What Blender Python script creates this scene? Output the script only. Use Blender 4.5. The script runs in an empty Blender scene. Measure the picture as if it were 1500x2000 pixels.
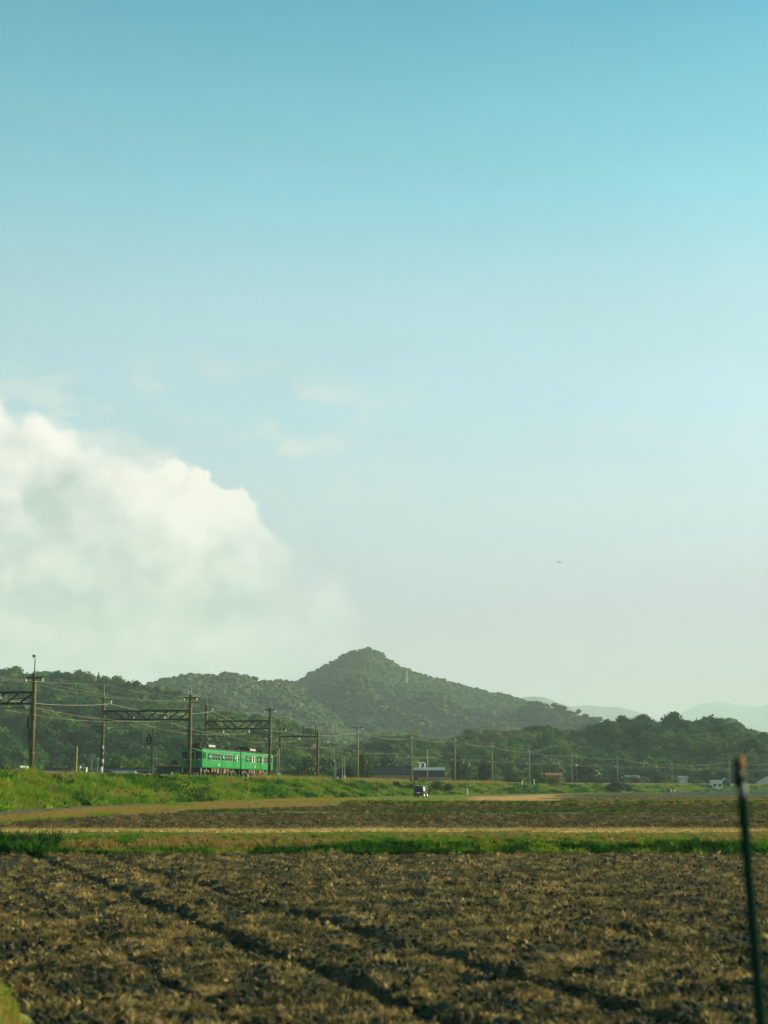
import bpy, bmesh, math, random
import numpy as np
R = math.radians
rng = np.random.default_rng(7)
random.seed(7)
scene = bpy.context.scene
C = scene.collection

# ------------------------------------------------------------------ camera
F_PX, W_PX, H_PX = 3125.0, 1500.0, 2000.0
CAM_H, HORIZON = 2.25, 1538.0
PITCH = math.atan((HORIZON - H_PX / 2) / F_PX)
cam_d = bpy.data.cameras.new('camera')
cam_d.sensor_fit = 'HORIZONTAL'
cam_d.sensor_width = 24.0
cam_d.lens = F_PX / W_PX * 24.0
cam_d.clip_start = 0.3
cam_d.clip_end = 60000
cam_d.dof.use_dof = True
cam_d.dof.focus_distance = 230
cam_d.dof.aperture_fstop = 1.7
cam = bpy.data.objects.new('camera', cam_d)
cam.location = (0, 0, CAM_H)
cam.rotation_euler = (R(90) + PITCH, 0, 0)
C.objects.link(cam)
scene.camera = cam

# ------------------------------------------------------------------ render, exposure
scene.render.engine = 'CYCLES'
scene.cycles.use_denoising = True
scene.cycles.max_bounces = 4
scene.cycles.diffuse_bounces = 2
scene.cycles.glossy_bounces = 2
scene.cycles.caustics_reflective = False
scene.cycles.caustics_refractive = False
scene.cycles.use_adaptive_sampling = True
scene.cycles.adaptive_threshold = 0.025
scene.cycles.adaptive_min_samples = 12
scene.cycles.volume_bounces = 0
scene.cycles.transparent_max_bounces = 8
scene.cycles.sample_clamp_indirect = 4
scene.view_settings.view_transform = 'Standard'
scene.view_settings.look = 'None'
scene.view_settings.exposure = 1.3
scene.view_settings.gamma = 1.0

# ------------------------------------------------------------------ sun and sky
SUN_AZ, SUN_EL = 75.0, 17.0           # degrees clockwise from the view direction (+Y), above the horizon
SUN_STRENGTH = 5.0
sun_d = bpy.data.lights.new('sun', 'SUN')
sun_d.energy = SUN_STRENGTH
sun_d.angle = R(0.5)
sun_d.color = (1.0, 0.88, 0.55)
sun = bpy.data.objects.new('sun', sun_d)
sun.rotation_euler = (R(90 - SUN_EL), 0, R(180 - SUN_AZ))
C.objects.link(sun)

world = bpy.data.worlds.new('World')
scene.world = world
world.use_nodes = True
SKY_TINT = [(0.0, (0.67, 0.336, 0.649)), (0.0178, (0.67, 0.336, 0.649)), (0.0378, (0.442, 0.26, 0.448)), (0.0678, (0.449, 0.334, 0.431)), (0.1086, (0.607, 0.533, 0.502)), (0.1489, (0.623, 0.663, 0.588)), (0.1889, (0.627, 0.725, 0.59)), (0.2289, (0.389, 0.729, 0.607)), (0.2678, (0.222, 0.66, 0.573)), (0.3056, (0.055, 0.535, 0.534)), (0.4444, (0.048, 0.497, 0.518)), (1.0, (0.04, 0.454, 0.497))]

class NT:
    """small helper around a node tree"""
    def __init__(s, tree):
        s.t = tree; s.n = tree.nodes; s.l = tree.links
    def new(s, kind, **kw):
        n = s.n.new(kind)
        for k, v in kw.items(): setattr(n, k, v)
        return n
    def set(s, sock, v):
        if hasattr(v, 'is_output'): s.l.new(v, sock)
        elif v is not None: sock.default_value = v
    def math(s, op, a, b=None, c=None, clamp=False):
        n = s.new('ShaderNodeMath', operation=op, use_clamp=clamp)
        for i, v in enumerate((a, b, c)):
            if v is not None: s.set(n.inputs[i], v)
        return n.outputs[0]
    def mapr(s, v, a, b, c, d, smooth=True):
        n = s.new('ShaderNodeMapRange', interpolation_type='SMOOTHSTEP' if smooth else 'LINEAR')
        s.set(n.inputs[0], v)
        for i, x in enumerate((a, b, c, d)): s.set(n.inputs[i + 1], x)
        return n.outputs[0]
    def mix(s, f, a, b, blend='MIX'):
        n = s.new('ShaderNodeMix', data_type='RGBA', blend_type=blend)
        s.set(n.inputs[0], f)
        for i, x in ((6, a), (7, b)):
            if isinstance(x, (tuple, list)) and len(x) == 3: x = (*x, 1)
            s.set(n.inputs[i], x)
        return n.outputs[2]
    def noise(s, vec, scale, detail=4, rough=0.55, out=0):
        n = s.new('ShaderNodeTexNoise')
        if vec is not None: s.l.new(vec, n.inputs['Vector'])
        n.inputs['Scale'].default_value = scale
        n.inputs['Detail'].default_value = detail
        n.inputs['Roughness'].default_value = rough
        return n.outputs[out]
    def ramp(s, f, stops, interp='LINEAR'):
        n = s.new('ShaderNodeValToRGB')
        cr = n.color_ramp; cr.interpolation = interp
        while len(cr.elements) < len(stops): cr.elements.new(0.5)
        for e, (p, col) in zip(cr.elements, stops):
            e.position = p
        for e, (p, col) in zip(cr.elements, stops):
            if not isinstance(col, (tuple, list)): col = (col, col, col)
            e.color = (*col[:3], 1)
        s.set(n.inputs[0], f)
        return n.outputs[0]
    def scalevec(s, vec, sc):
        n = s.new('ShaderNodeVectorMath', operation='MULTIPLY')
        s.l.new(vec, n.inputs[0]); n.inputs[1].default_value = sc
        return n.outputs[0]

def build_world():
    nt = NT(world.node_tree); nt.n.clear()
    out = nt.new('ShaderNodeOutputWorld')
    sky = nt.new('ShaderNodeTexSky', sky_type='NISHITA')
    sky.sun_disc = False
    sky.sun_elevation = R(SUN_EL)
    sky.sun_rotation = R(SUN_AZ)
    sky.altitude = 50; sky.air_density = 1.0; sky.dust_density = 1.2; sky.ozone_density = 1.5
    tc = nt.new('ShaderNodeTexCoord')
    d = tc.outputs['Generated']
    sep = nt.new('ShaderNodeSeparateXYZ'); nt.l.new(d, sep.inputs[0])
    x, y, z = sep.outputs
    el = nt.math('MULTIPLY', nt.math('ARCSINE', z), 180 / math.pi)
    az = nt.math('MULTIPLY', nt.math('ARCTAN2', x, y), 180 / math.pi)
    # sky colour graded by elevation, horizon to zenith
    tint = nt.ramp(nt.math('DIVIDE', el, 90.0, clamp=True), SKY_TINT)
    base = nt.mix(1.0, sky.outputs[0], tint, 'MULTIPLY')
    veil = nt.mapr(nt.noise(nt.scalevec(d, (1, 1, 3.2)), 4.5, 7, .6), .3, .7, .965, 1.04)
    base = nt.mix(1.0, base, veil, 'MULTIPLY')
    bg1 = nt.new('ShaderNodeBackground'); nt.l.new(base, bg1.inputs[0]); bg1.inputs[1].default_value = 0.15
    # cumulus bank low on the left, scattered humps round the rest of the horizon
    env_pts = [(-180, 4), (-150, 7), (-120, 4), (-90, 8), (-70, 6), (-52, 10), (-40, 12), (-30, 14), (-22, 14.4), (-15.5, 13.3), (-13.0, 12.4),
               (-11.4, 11.5), (-9.2, 11.2), (-8.3, 10.4), (-6.8, 10.0), (-5.3, 9.3), (-4.2, 8.5), (-3.0, 8.0), (-1.6, 6.8),
               (-0.4, 5.2), (1.2, 3.0), (5, 0.5), (30, 0.5), (60, 4), (80, 2), (110, 6), (140, 3), (180, 4)]
    env = nt.ramp(nt.math('DIVIDE', nt.math('ADD', az, 180), 360), [((a + 180) / 360, e / 20) for a, e in env_pts])
    env = nt.math('MULTIPLY', env, 20)
    dv = nt.scalevec(d, (1, 1, 1.2))
    wob = nt.new('ShaderNodeVectorMath', operation='MULTIPLY_ADD')
    nn = nt.new('ShaderNodeTexNoise'); nt.l.new(d, nn.inputs['Vector']); nn.inputs['Scale'].default_value = 30; nn.inputs['Detail'].default_value = 5
    nt.l.new(nn.outputs['Color'], wob.inputs[0]); wob.inputs[1].default_value = (.018, .018, .018); nt.l.new(dv, wob.inputs[2])
    vo = nt.new('ShaderNodeTexVoronoi', feature='SMOOTH_F1'); nt.l.new(wob.outputs[0], vo.inputs['Vector'])
    vo.inputs['Scale'].default_value = 26; vo.inputs['Smoothness'].default_value = 0.35
    try: vo.inputs['Detail'].default_value = 0.0; vo.inputs['Roughness'].default_value = 0.5
    except Exception: pass
    puff = nt.math('SUBTRACT', 0.45, vo.outputs['Distance'])
    v2 = nt.new('ShaderNodeTexVoronoi', feature='SMOOTH_F1'); nt.l.new(wob.outputs[0], v2.inputs['Vector'])
    v2.inputs['Scale'].default_value = 62; v2.inputs['Smoothness'].default_value = 0.3
    puff2 = nt.math('SUBTRACT', 0.45, v2.outputs['Distance'])
    big = nt.math('SUBTRACT', nt.noise(d, 9, 3), 0.5)
    fine = nt.math('SUBTRACT', nt.noise(d, 70, 6, .6), 0.5)
    top = nt.math('ADD', nt.math('MULTIPLY_ADD', env, 1.06, 0.55), nt.math('MULTIPLY', puff, 0.95))
    top = nt.math('ADD', top, nt.math('MULTIPLY', puff2, 0.6))
    top = nt.math('ADD', top, nt.math('MULTIPLY', big, 1.4))
    top = nt.math('ADD', top, nt.math('MULTIPLY', fine, 1.2))
    dep = nt.math('SUBTRACT', top, el)
    soft = nt.math('MULTIPLY', nt.mapr(nt.noise(d, 14, 3), 0.38, 0.62, 0.2, 1.5), nt.mapr(az, -6, 0, 1.0, 5.0))
    m = nt.mapr(dep, 0.0, soft, 0.0, 1.0)
    m = nt.math('MULTIPLY', m, nt.mapr(el, 0.3, 6.0, 0.25, 1.0))
    m = nt.math('MULTIPLY', m, nt.mapr(az, -6.5, 0.0, 1.0, 0.25))
    # grey inside of the bank
    lump = nt.math('SUBTRACT', nt.noise(wob.outputs[0], 11, 5, .55), 0.5)
    lump = nt.math('ADD', lump, nt.math('MULTIPLY', nt.math('SUBTRACT', nt.noise(wob.outputs[0], 30, 6, .62), 0.5), 0.8))
    body = nt.math('ADD', nt.mapr(dep, 0.2, 4.0, 0.0, 0.5), nt.math('MULTIPLY', lump, 2.3))
    body = nt.math('ADD', body, nt.math('MULTIPLY', puff, -0.45))
    body = nt.math('ADD', body, nt.math('MULTIPLY', puff2, -0.3), clamp=True)
    ccol = nt.mix(body, CLOUD_WHITE, CLOUD_GREY)
    # thin wisps above it
    w = nt.noise(nt.scalevec(d, (1, 1, 2.2)), 22, 7, .6)
    w = nt.math('MULTIPLY', nt.mapr(w, 0.46, 0.66, 0, 0.7), nt.math('MULTIPLY', nt.mapr(el, 8.0, 12.0, 0, 1), nt.mapr(el, 13.2, 16.0, 1, 0)))
    w = nt.math('MULTIPLY', w, nt.mapr(az, -4, 2.5, 1, 0.15))
    bgc = nt.new('ShaderNodeBackground'); nt.l.new(ccol, bgc.inputs[0]); bgc.inputs[1].default_value = CLOUD_STRENGTH
    bgw = nt.new('ShaderNodeBackground'); bgw.inputs[0].default_value = (0.80, 0.80, 0.76, 1); bgw.inputs[1].default_value = CLOUD_STRENGTH
    m1 = nt.new('ShaderNodeMixShader'); nt.l.new(w, m1.inputs[0]); nt.l.new(bg1.outputs[0], m1.inputs[1]); nt.l.new(bgw.outputs[0], m1.inputs[2])
    m2 = nt.new('ShaderNodeMixShader'); nt.l.new(m, m2.inputs[0]); nt.l.new(m1.outputs[0], m2.inputs[1]); nt.l.new(bgc.outputs[0], m2.inputs[2])
    nt.l.new(m2.outputs[0], out.inputs[0])
CLOUD_STRENGTH = 0.41
CLOUD_WHITE, CLOUD_GREY = (1.14, 1.04, 0.97), (0.48, 0.55, 0.53)
build_world()
try:
    world.cycles.sampling_method = 'MANUAL'; world.cycles.sample_map_resolution = 512
except Exception: pass

# ------------------------------------------------------------------ helpers
_cp, _sp = math.cos(PITCH), math.sin(PITCH)
def at(px, py, Y):
    """the world point at depth Y that stands at this spot of the view (used for measuring the place)"""
    dx, dy = (px - W_PX / 2) / F_PX, (H_PX / 2 - py) / F_PX
    k = Y / (_cp - dy * _sp)
    return (dx * k, Y, CAM_H + (_sp + dy * _cp) * k)
def atx(px, Y): return at(px, HORIZON, Y)[0]
def atz(py, Y): return at(750, py, Y)[2]

def _hash(xi, yi, seed):
    h = (xi.astype(np.int64) * 374761393 + yi.astype(np.int64) * 668265263 + seed * 974711) & 0xffffffff
    h = ((h ^ (h >> 13)) * 1274126177) & 0xffffffff
    h = ((h ^ (h >> 16)) * 2246822519) & 0xffffffff
    return ((h ^ (h >> 15)) & 0xffffff) / float(0xffffff)
def vnoise(x, y, seed=0):
    x = np.asarray(x, float); y = np.asarray(y, float)
    xi, yi = np.floor(x), np.floor(y); fx, fy = x - xi, y - yi
    fx = fx * fx * fx * (fx * (fx * 6 - 15) + 10); fy = fy * fy * fy * (fy * (fy * 6 - 15) + 10)
    a, b = _hash(xi, yi, seed), _hash(xi + 1, yi, seed)
    c, d = _hash(xi, yi + 1, seed), _hash(xi + 1, yi + 1, seed)
    return (a + (b - a) * fx) * (1 - fy) + (c + (d - c) * fx) * fy
def fbm(x, y, octv=4, seed=0, gain=.5):
    s = 0; a = 1.; t = 0
    for o in range(octv):
        s = s + a * vnoise(x * 2 ** o + 17.3 * o, y * 2 ** o - 9.1 * o, seed + o); t += a; a *= gain
    return s / t
def sstep(x, a, b):
    t = np.clip((x - a) / (b - a), 0, 1); return t * t * (3 - 2 * t)

class MB:
    def __init__(s): s.v = []; s.f = []; s.m = []
    def add(s, vs, fs, m=0):
        o = len(s.v); s.v += [tuple(p) for p in vs]
        for f in fs: s.f.append(tuple(i + o for i in f)); s.m.append(m)
        return s
    def box(s, c, size, m=0, rz=0, bev=0.0):
        x, y, z = (k / 2 for k in size)
        if bev > 0:
            b = min(bev, x * .9, y * .9, z * .9)
            ring = lambda zz, e: [(-x + e, -y + b, zz), (-x + b, -y + e, zz), (x - b, -y + e, zz), (x - e, -y + b, zz), (x - e, y - b, zz), (x - b, y - e, zz), (-x + b, y - e, zz), (-x + e, y - b, zz)]
            vs = ring(-z, b) + ring(-z + b, 0) + ring(z - b, 0) + ring(z, b)
            fs = [tuple(range(7, -1, -1)), tuple(range(24, 32))]
            for k in range(3):
                for i in range(8): fs.append((k * 8 + i, k * 8 + (i + 1) % 8, k * 8 + 8 + (i + 1) % 8, k * 8 + 8 + i))
        else:
            vs = [(i * x, j * y, k * z) for k in (-1, 1) for j in (-1, 1) for i in (-1, 1)]
            fs = [(0, 2, 3, 1), (4, 5, 7, 6), (0, 1, 5, 4), (2, 6, 7, 3), (0, 4, 6, 2), (1, 3, 7, 5)]
        co, si = math.cos(rz), math.sin(rz)
        return s.add([(c[0] + a * co - b_ * si, c[1] + a * si + b_ * co, c[2] + d) for a, b_, d in vs], fs, m)
    def tube(s, path, r, n=8, m=0, caps=True):
        P = [np.array(p, float) for p in path]; k = len(P)
        rr = r if isinstance(r, (list, tuple)) else [r] * k
        rings = []
        for i in range(k):
            t = P[min(i + 1, k - 1)] - P[max(i - 1, 0)]; t = t / (np.linalg.norm(t) + 1e-9)
            ref = np.array((0, 0, 1.)) if abs(t[2]) < .9 else np.array((1., 0, 0))
            a = np.cross(ref, t); a /= np.linalg.norm(a); b = np.cross(t, a)
            rings.append([P[i] + rr[i] * (a * math.cos(2 * math.pi * j / n) + b * math.sin(2 * math.pi * j / n)) for j in range(n)])
        fs = []
        for i in range(k - 1):
            for j in range(n): fs.append((i * n + j, i * n + (j + 1) % n, (i + 1) * n + (j + 1) % n, (i + 1) * n + j))
        if caps: fs += [tuple(range(n - 1, -1, -1)), tuple(range((k - 1) * n, k * n))]
        return s.add([p for q in rings for p in q], fs, m)
    def extrude(s, prof, y0, y1, m=0, axis='y', caps=True):
        """profile of (a, z) pairs, extruded along y (a = x) or x (a = y)"""
        n = len(prof)
        mk = (lambda a, z, t: (a, t, z)) if axis == 'y' else (lambda a, z, t: (t, a, z))
        vs = [mk(a, z, y0) for a, z in prof] + [mk(a, z, y1) for a, z in prof]
        fs = [(i, (i + 1) % n, n + (i + 1) % n, n + i) for i in range(n)]
        if caps: fs += [tuple(range(n - 1, -1, -1)), tuple(range(n, 2 * n))]
        return s.add(vs, fs, m)
    def blob(s, c, r, m=0, sub=2, amp=.25, fr=1.6, seed=0):
        bm = bmesh.new(); bmesh.ops.create_icosphere(bm, subdivisions=sub, radius=1)
        from mathutils import noise, Vector
        for v in bm.verts:
            d = v.co.normalized()
            k = 1 + amp * (noise.noise(d * fr + Vector((seed * 3.1, seed, 0))) + .5 * noise.noise(d * fr * 2.3 + Vector((seed, 7, seed))))
            v.co = d * k
        vs = [(c[0] + v.co.x * r[0], c[1] + v.co.y * r[1], c[2] + v.co.z * r[2]) for v in bm.verts]
        fs = [tuple(v.index for v in f.verts) for f in bm.faces]
        bm.free()
        return s.add(vs, fs, m)
    def mesh(s, name, mats):
        me = bpy.data.meshes.new(name)
        me.from_pydata(s.v, [], s.f)
        if not isinstance(mats, (list, tuple)): mats = [mats]
        for m in mats: me.materials.append(m)
        if any(s.m): me.polygons.foreach_set('material_index', s.m)
        me.update()
        return me
    def build(s, name, mats, parent=None, smooth=False, flip=True):
        me = s.mesh(name, mats)
        if flip:
            bm = bmesh.new(); bm.from_mesh(me); bmesh.ops.recalc_face_normals(bm, faces=bm.faces); bm.to_mesh(me); bm.free()
        if smooth: me.polygons.foreach_set('use_smooth', [True] * len(me.polygons))
        o = bpy.data.objects.new(name, me); C.objects.link(o)
        if parent: o.parent = parent
        return o

def tag(o, label=None, cat=None, group=None, kind=None):
    if label: o['label'] = label
    if cat: o['category'] = cat
    if group: o['group'] = group
    if kind: o['kind'] = kind
    return o
def empty(name, loc, rz=0, **kw):
    o = bpy.data.objects.new(name, None); C.objects.link(o)
    o.empty_display_size = .2
    o.location = loc; o.rotation_euler = (0, 0, rz)
    return tag(o, **kw)
def copy_tree(o, parent=None):
    c = o.copy(); C.objects.link(c); c.parent = parent
    for ch in o.children: copy_tree(ch, c)
    return c
def fast_mesh(name, V, Fq, mats, smooth=True):
    me = bpy.data.meshes.new(name)
    V = np.asarray(V, np.float32); Fq = np.asarray(Fq, np.int32); k = Fq.shape[1]
    me.vertices.add(len(V)); me.vertices.foreach_set('co', V.ravel())
    me.loops.add(Fq.size); me.loops.foreach_set('vertex_index', Fq.ravel())
    me.polygons.add(len(Fq)); me.polygons.foreach_set('loop_start', np.arange(len(Fq), dtype=np.int32) * k)
    try: me.polygons.foreach_set('loop_total', np.full(len(Fq), k, np.int32))
    except Exception: pass
    me.polygons.foreach_set('use_smooth', np.full(len(Fq), smooth))
    for m in (mats if isinstance(mats, (list, tuple)) else [mats]): me.materials.append(m)
    me.update(calc_edges=True); me.validate()
    return me
def grid_faces(nr, nc):
    i = np.arange(nr - 1)[:, None] * nc + np.arange(nc - 1)[None]
    return np.stack([i, i + 1, i + nc + 1, i + nc], -1).reshape(-1, 4)
def compact(V, Fq):
    used, inv = np.unique(Fq.ravel(), return_inverse=True)
    return V[used], inv.reshape(Fq.shape)
def mobj(name, me, parent=None, **kw):
    o = bpy.data.objects.new(name, me); C.objects.link(o); o.parent = parent
    return tag(o, **kw)

# ------------------------------------------------------------------ materials
MATS = {}
def mat(name, col, rough=.7, metal=0, col2=None, scale=3.0, detail=4, bump=0, bscale=None, spec=.4, c3=None, sc3=.5, coords='Object', stretch=(1, 1, 1), lo=.35, hi=.65):
    m = bpy.data.materials.new(name); m.use_nodes = True
    nt = NT(m.node_tree); b = nt.n['Principled BSDF']
    b.inputs['Roughness'].default_value = rough; b.inputs['Metallic'].default_value = metal
    b.inputs['Specular IOR Level'].default_value = spec
    tc = nt.new('ShaderNodeTexCoord'); vec = nt.scalevec(tc.outputs[coords], stretch)
    c = (*col, 1)
    if col2: c = nt.mix(nt.mapr(nt.noise(vec, scale, detail, .6), lo, hi, 0, 1), col, col2)
    if c3: c = nt.mix(nt.mapr(nt.noise(vec, sc3, 3), .45, .65, 0, 1), c, c3)
    nt.set(b.inputs['Base Color'], c)
    if bump:
        bp = nt.new('ShaderNodeBump'); bp.inputs['Strength'].default_value = 1; bp.inputs['Distance'].default_value = bump
        nt.l.new(nt.noise(vec, bscale or scale * 2, 5, .65), bp.inputs['Height']); nt.l.new(bp.outputs[0], b.inputs['Normal'])
    MATS[name] = m
    return m
def leafmat(name, stops, rnd=.35, trans=.3, rough=.6, nscale=1.6, bump=0, spec=.15):
    """foliage: the hue follows an attribute of the plant ('tint'), its value varies from plant to plant"""
    m = bpy.data.materials.new(name); m.use_nodes = True
    nt = NT(m.node_tree); nt.n.clear()
    out = nt.new('ShaderNodeOutputMaterial')
    at_ = nt.new('ShaderNodeAttribute', attribute_type='INSTANCER', attribute_name='tint')
    oi = nt.new('ShaderNodeObjectInfo')
    f = nt.math('ADD', at_.outputs['Fac'], nt.math('MULTIPLY', nt.math('SUBTRACT', oi.outputs['Random'], .5), rnd), clamp=True)
    col = nt.ramp(f, stops)
    tc = nt.new('ShaderNodeTexCoord')
    v = nt.mapr(nt.noise(tc.outputs['Object'], nscale, 4, .65), .3, .7, .62, 1.3)
    col = nt.mix(1.0, col, v, 'MULTIPLY')
    d = nt.new('ShaderNodeBsdfPrincipled'); nt.l.new(col, d.inputs['Base Color']); d.inputs['Roughness'].default_value = rough
    d.inputs['Specular IOR Level'].default_value = spec
    if bump:
        bp = nt.new('ShaderNodeBump'); bp.inputs['Strength'].default_value = 1; bp.inputs['Distance'].default_value = bump
        nt.l.new(nt.noise(tc.outputs['Object'], nscale * 2.2, 4, .7), bp.inputs['Height']); nt.l.new(bp.outputs[0], d.inputs['Normal'])
    if trans:
        t = nt.new('ShaderNodeBsdfTranslucent'); nt.l.new(col, t.inputs[0])
        mx = nt.new('ShaderNodeMixShader'); mx.inputs[0].default_value = trans
        nt.l.new(d.outputs[0], mx.inputs[1]); nt.l.new(t.outputs[0], mx.inputs[2]); nt.l.new(mx.outputs[0], out.inputs[0])
    else: nt.l.new(d.outputs[0], out.inputs[0])
    MATS[name] = m
    return m

M_ground = mat('ground_earth', (.06, .085, .03), col2=(.10, .10, .045), scale=.02, rough=.95)
M_soil = mat('tilled_soil', (.008, .023, .010), col2=(.062, .046, .017), scale=1.5, detail=7, rough=.95, bump=.05, bscale=14, c3=(.016, .030, .013), sc3=.22, spec=.15, stretch=(.8, 1, 1))  # green-black tones stand in for shade in the field, mixed into the soil colour
M_soil_far = mat('tilled_soil_far', (.028, .034, .014), col2=(.105, .080, .032), scale=.8, detail=8, rough=.95, bump=.12, bscale=3.0, c3=(.075, .065, .032), sc3=.12, spec=.15, stretch=(.35, 1, 1))
M_dryearth = mat('dry_pale_earth', (.46, .25, .075), col2=(.34, .18, .05), scale=.7, rough=.95, spec=.1)
M_tan = mat('dry_grass_ground', (.32, .215, .07), col2=(.22, .155, .05), scale=.7, detail=7, rough=.95, bump=.08, bscale=4, c3=(.17, .155, .04), sc3=.10, spec=.1)
M_straw_gr = mat('straw_ground', (.60, .43, .14), col2=(.50, .34, .11), scale=2, detail=6, rough=.95, bump=.05, bscale=8, spec=.1)
M_grassgr = mat('grass_ground', (.045, .105, .016), col2=(.10, .15, .022), scale=1.2, detail=6, rough=.95, bump=.1, bscale=4, spec=.1)
M_yelgr = mat('mown_grass_ground', (.155, .17, .035), col2=(.20, .175, .05), scale=.5, detail=6, rough=.95, bump=.04, bscale=5, spec=.1)
M_road = mat('worn_asphalt', (.085, .082, .062), col2=(.12, .11, .08), scale=2, rough=1, bump=.01, spec=.03)
M_ballast = mat('rusty_ballast', (.085, .066, .040), col2=(.05, .042, .027), scale=6, rough=.95, bump=.06, bscale=12)
M_rail = mat('rusty_rail', (.075, .048, .028), rough=.9, spec=.1)
M_conc = mat('weathered_concrete', (.125, .120, .062), col2=(.062, .062, .034), scale=2.5, rough=1, spec=.05, c3=(.06, .06, .035), sc3=.6, stretch=(1, 1, .35), bump=.01)
M_concs = mat('sunlit_concrete', (.24, .215, .12), col2=(.15, .135, .075), scale=2.5, rough=1, spec=.05, stretch=(1, 1, .35))  # paler concrete: the sunlit edges of the single poles put into the colour
M_concp = mat('pale_concrete', (.42, .40, .35), col2=(.30, .28, .24), scale=4, rough=.9)
M_steel = mat('dark_green_steel', (.035, .055, .045), col2=(.06, .05, .035), scale=5, rough=.9, spec=.1)
M_wire = mat('dull_wire', (.23, .225, .17), rough=1, spec=.05)
M_wired = mat('dark_cable', (.05, .055, .05), rough=1, spec=.05)
M_insul = mat('white_porcelain', (.75, .75, .72), rough=.25)
M_rust = mat('rusty_band', (.30, .12, .04), col2=(.16, .08, .03), scale=6, rough=.8)
M_white = mat('white_paint', (.72, .70, .66), col2=(.55, .52, .46), scale=4, rough=.6)
M_whitem = mat('white_metal', (.70, .72, .70), rough=.35)
M_red = mat('red_paint', (.55, .05, .03), rough=.5)
M_orangeb = mat('orange_stained_concrete', (.45, .27, .12), col2=(.32, .18, .08), scale=5, rough=.9)
M_greyp = mat('grey_paint', (.20, .22, .21), col2=(.15, .165, .155), scale=3, rough=.6)
M_black = mat('matt_black', (.012, .016, .014), rough=.6)
M_yellow = mat('faded_yellow', (.55, .42, .08), rough=.6)
M_sign = mat('sign_plate', (.22, .25, .23), rough=.5)
M_tgreen = mat('train_green', (.004, .165, .040), col2=(.006, .190, .048), scale=.6, rough=.45, spec=.2)
M_troof = mat('train_roof', (.035, .04, .036), col2=(.06, .05, .04), scale=2, rough=.95, spec=.05)
M_glass = mat('dark_glass', (.010, .020, .018), rough=.12, spec=.3)
M_blind = mat('pale_blind', (.36, .40, .35), rough=.6)
M_alu = mat('aluminium_sash', (.20, .24, .21), rough=.5, metal=.2)
M_under = mat('underfloor_grey', (.05, .05, .045), rough=.8)
M_underlit = mat('underfloor_brown_sunlit', (.20, .115, .042), col2=(.13, .075, .03), scale=2, rough=.85)  # brown of the boxes, with warm sunlight mixed into the colour
M_rubber = mat('rubber', (.02, .02, .02), rough=.85)
M_tail = mat('red_tail_lens', (.55, .02, .02), rough=.25)
M_lens_glint = mat('clear_lens_glint', (.6, .62, .6), rough=.15)
M_vanbody = mat('dark_car_paint', (.018, .026, .026), rough=.22, spec=.6)
M_chrome = mat('bright_rim', (.6, .6, .6), rough=.3, metal=.8)
M_tile = mat('dark_roof_tile', (.020, .026, .026), col2=(.032, .038, .036), scale=3, rough=.9, spec=.05)
M_tilered = mat('red_roof_tile', (.26, .10, .055), col2=(.20, .08, .045), scale=2, rough=.75)
M_tilepale = mat('pale_sheet_roof', (.44, .47, .45), col2=(.34, .37, .35), scale=1, rough=.45)
M_tilegrey = mat('grey_roof_tile', (.16, .18, .175), col2=(.12, .135, .13), scale=2, rough=.6)
M_wallw = mat('cream_wall', (.66, .60, .46), col2=(.56, .50, .38), scale=1, rough=.9)
M_wallt = mat('tan_board_wall', (.36, .25, .12), col2=(.28, .19, .09), scale=1.2, rough=.9, stretch=(6, 6, .5))
M_walld = mat('dark_board_wall', (.05, .055, .045), col2=(.07, .065, .05), scale=2, rough=.9)
M_bark = mat('bark', (.075, .06, .04), col2=(.11, .09, .06), scale=4, rough=.95)
M_pole_green = mat('green_coated_pole', (.003, .020, .012), rough=.95, spec=.03)
M_orange = mat('orange_cap', (.32, .15, .06), rough=.9, spec=.1)
M_greysl = mat('worn_grey_sleeve', (.16, .17, .15), rough=.7)
M_film = mat('clear_mulch_film', (.22, .24, .19), col2=(.17, .19, .15), scale=.8, rough=.9, spec=.08)
M_plane = mat('aircraft_grey', (.16, .19, .19), rough=.4)
M_stone = mat('tan_stone', (.40, .30, .16), col2=(.30, .22, .12), scale=3, rough=.95, bump=.02)

M_forest = leafmat('forest_leaves', [(0, (0.0203, 0.0609, 0.0203)), (0.35, (0.0377, 0.0899, 0.0247)), (0.6, (0.0667, 0.1247, 0.0305)), (0.8, (0.0899, 0.1247, 0.0362)), (1, (0.1102, 0.1131, 0.0377))], rnd=.5, trans=.12, nscale=4.5, bump=.9, spec=0, rough=1)
M_forest_leaf = leafmat('forest_leaf_clumps', [(0, (0.0232, 0.0725, 0.0203)), (0.35, (0.0464, 0.116, 0.0261)), (0.6, (0.0841, 0.1624, 0.0348)), (0.8, (0.116, 0.1595, 0.0406)), (1, (0.1421, 0.1421, 0.0435))], rnd=.75, trans=.30, spec=0, rough=1, nscale=3)
M_tuft = leafmat('grass_blades', [(0, (.012, .052, .011)), (.35, (.075, .205, .015)), (.6, (.180, .290, .020)), (.8, (.27, .235, .048)), (1, (.34, .225, .075))], rnd=.3, trans=.45, spec=.05)  # darkest green stop also carries the shade of the banks facing the camera
M_straw = leafmat('straw_blades', [(0, (.040, .046, .016)), (.3, (.080, .062, .019)), (.65, (.165, .118, .033)), (1, (.50, .35, .12))], rnd=.6, trans=.15)
M_clod = leafmat('soil_clods', [(0, (.014, .024, .012)), (.5, (.045, .038, .020)), (1, (.11, .075, .038))], rnd=.8, trans=0, rough=.95)
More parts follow.
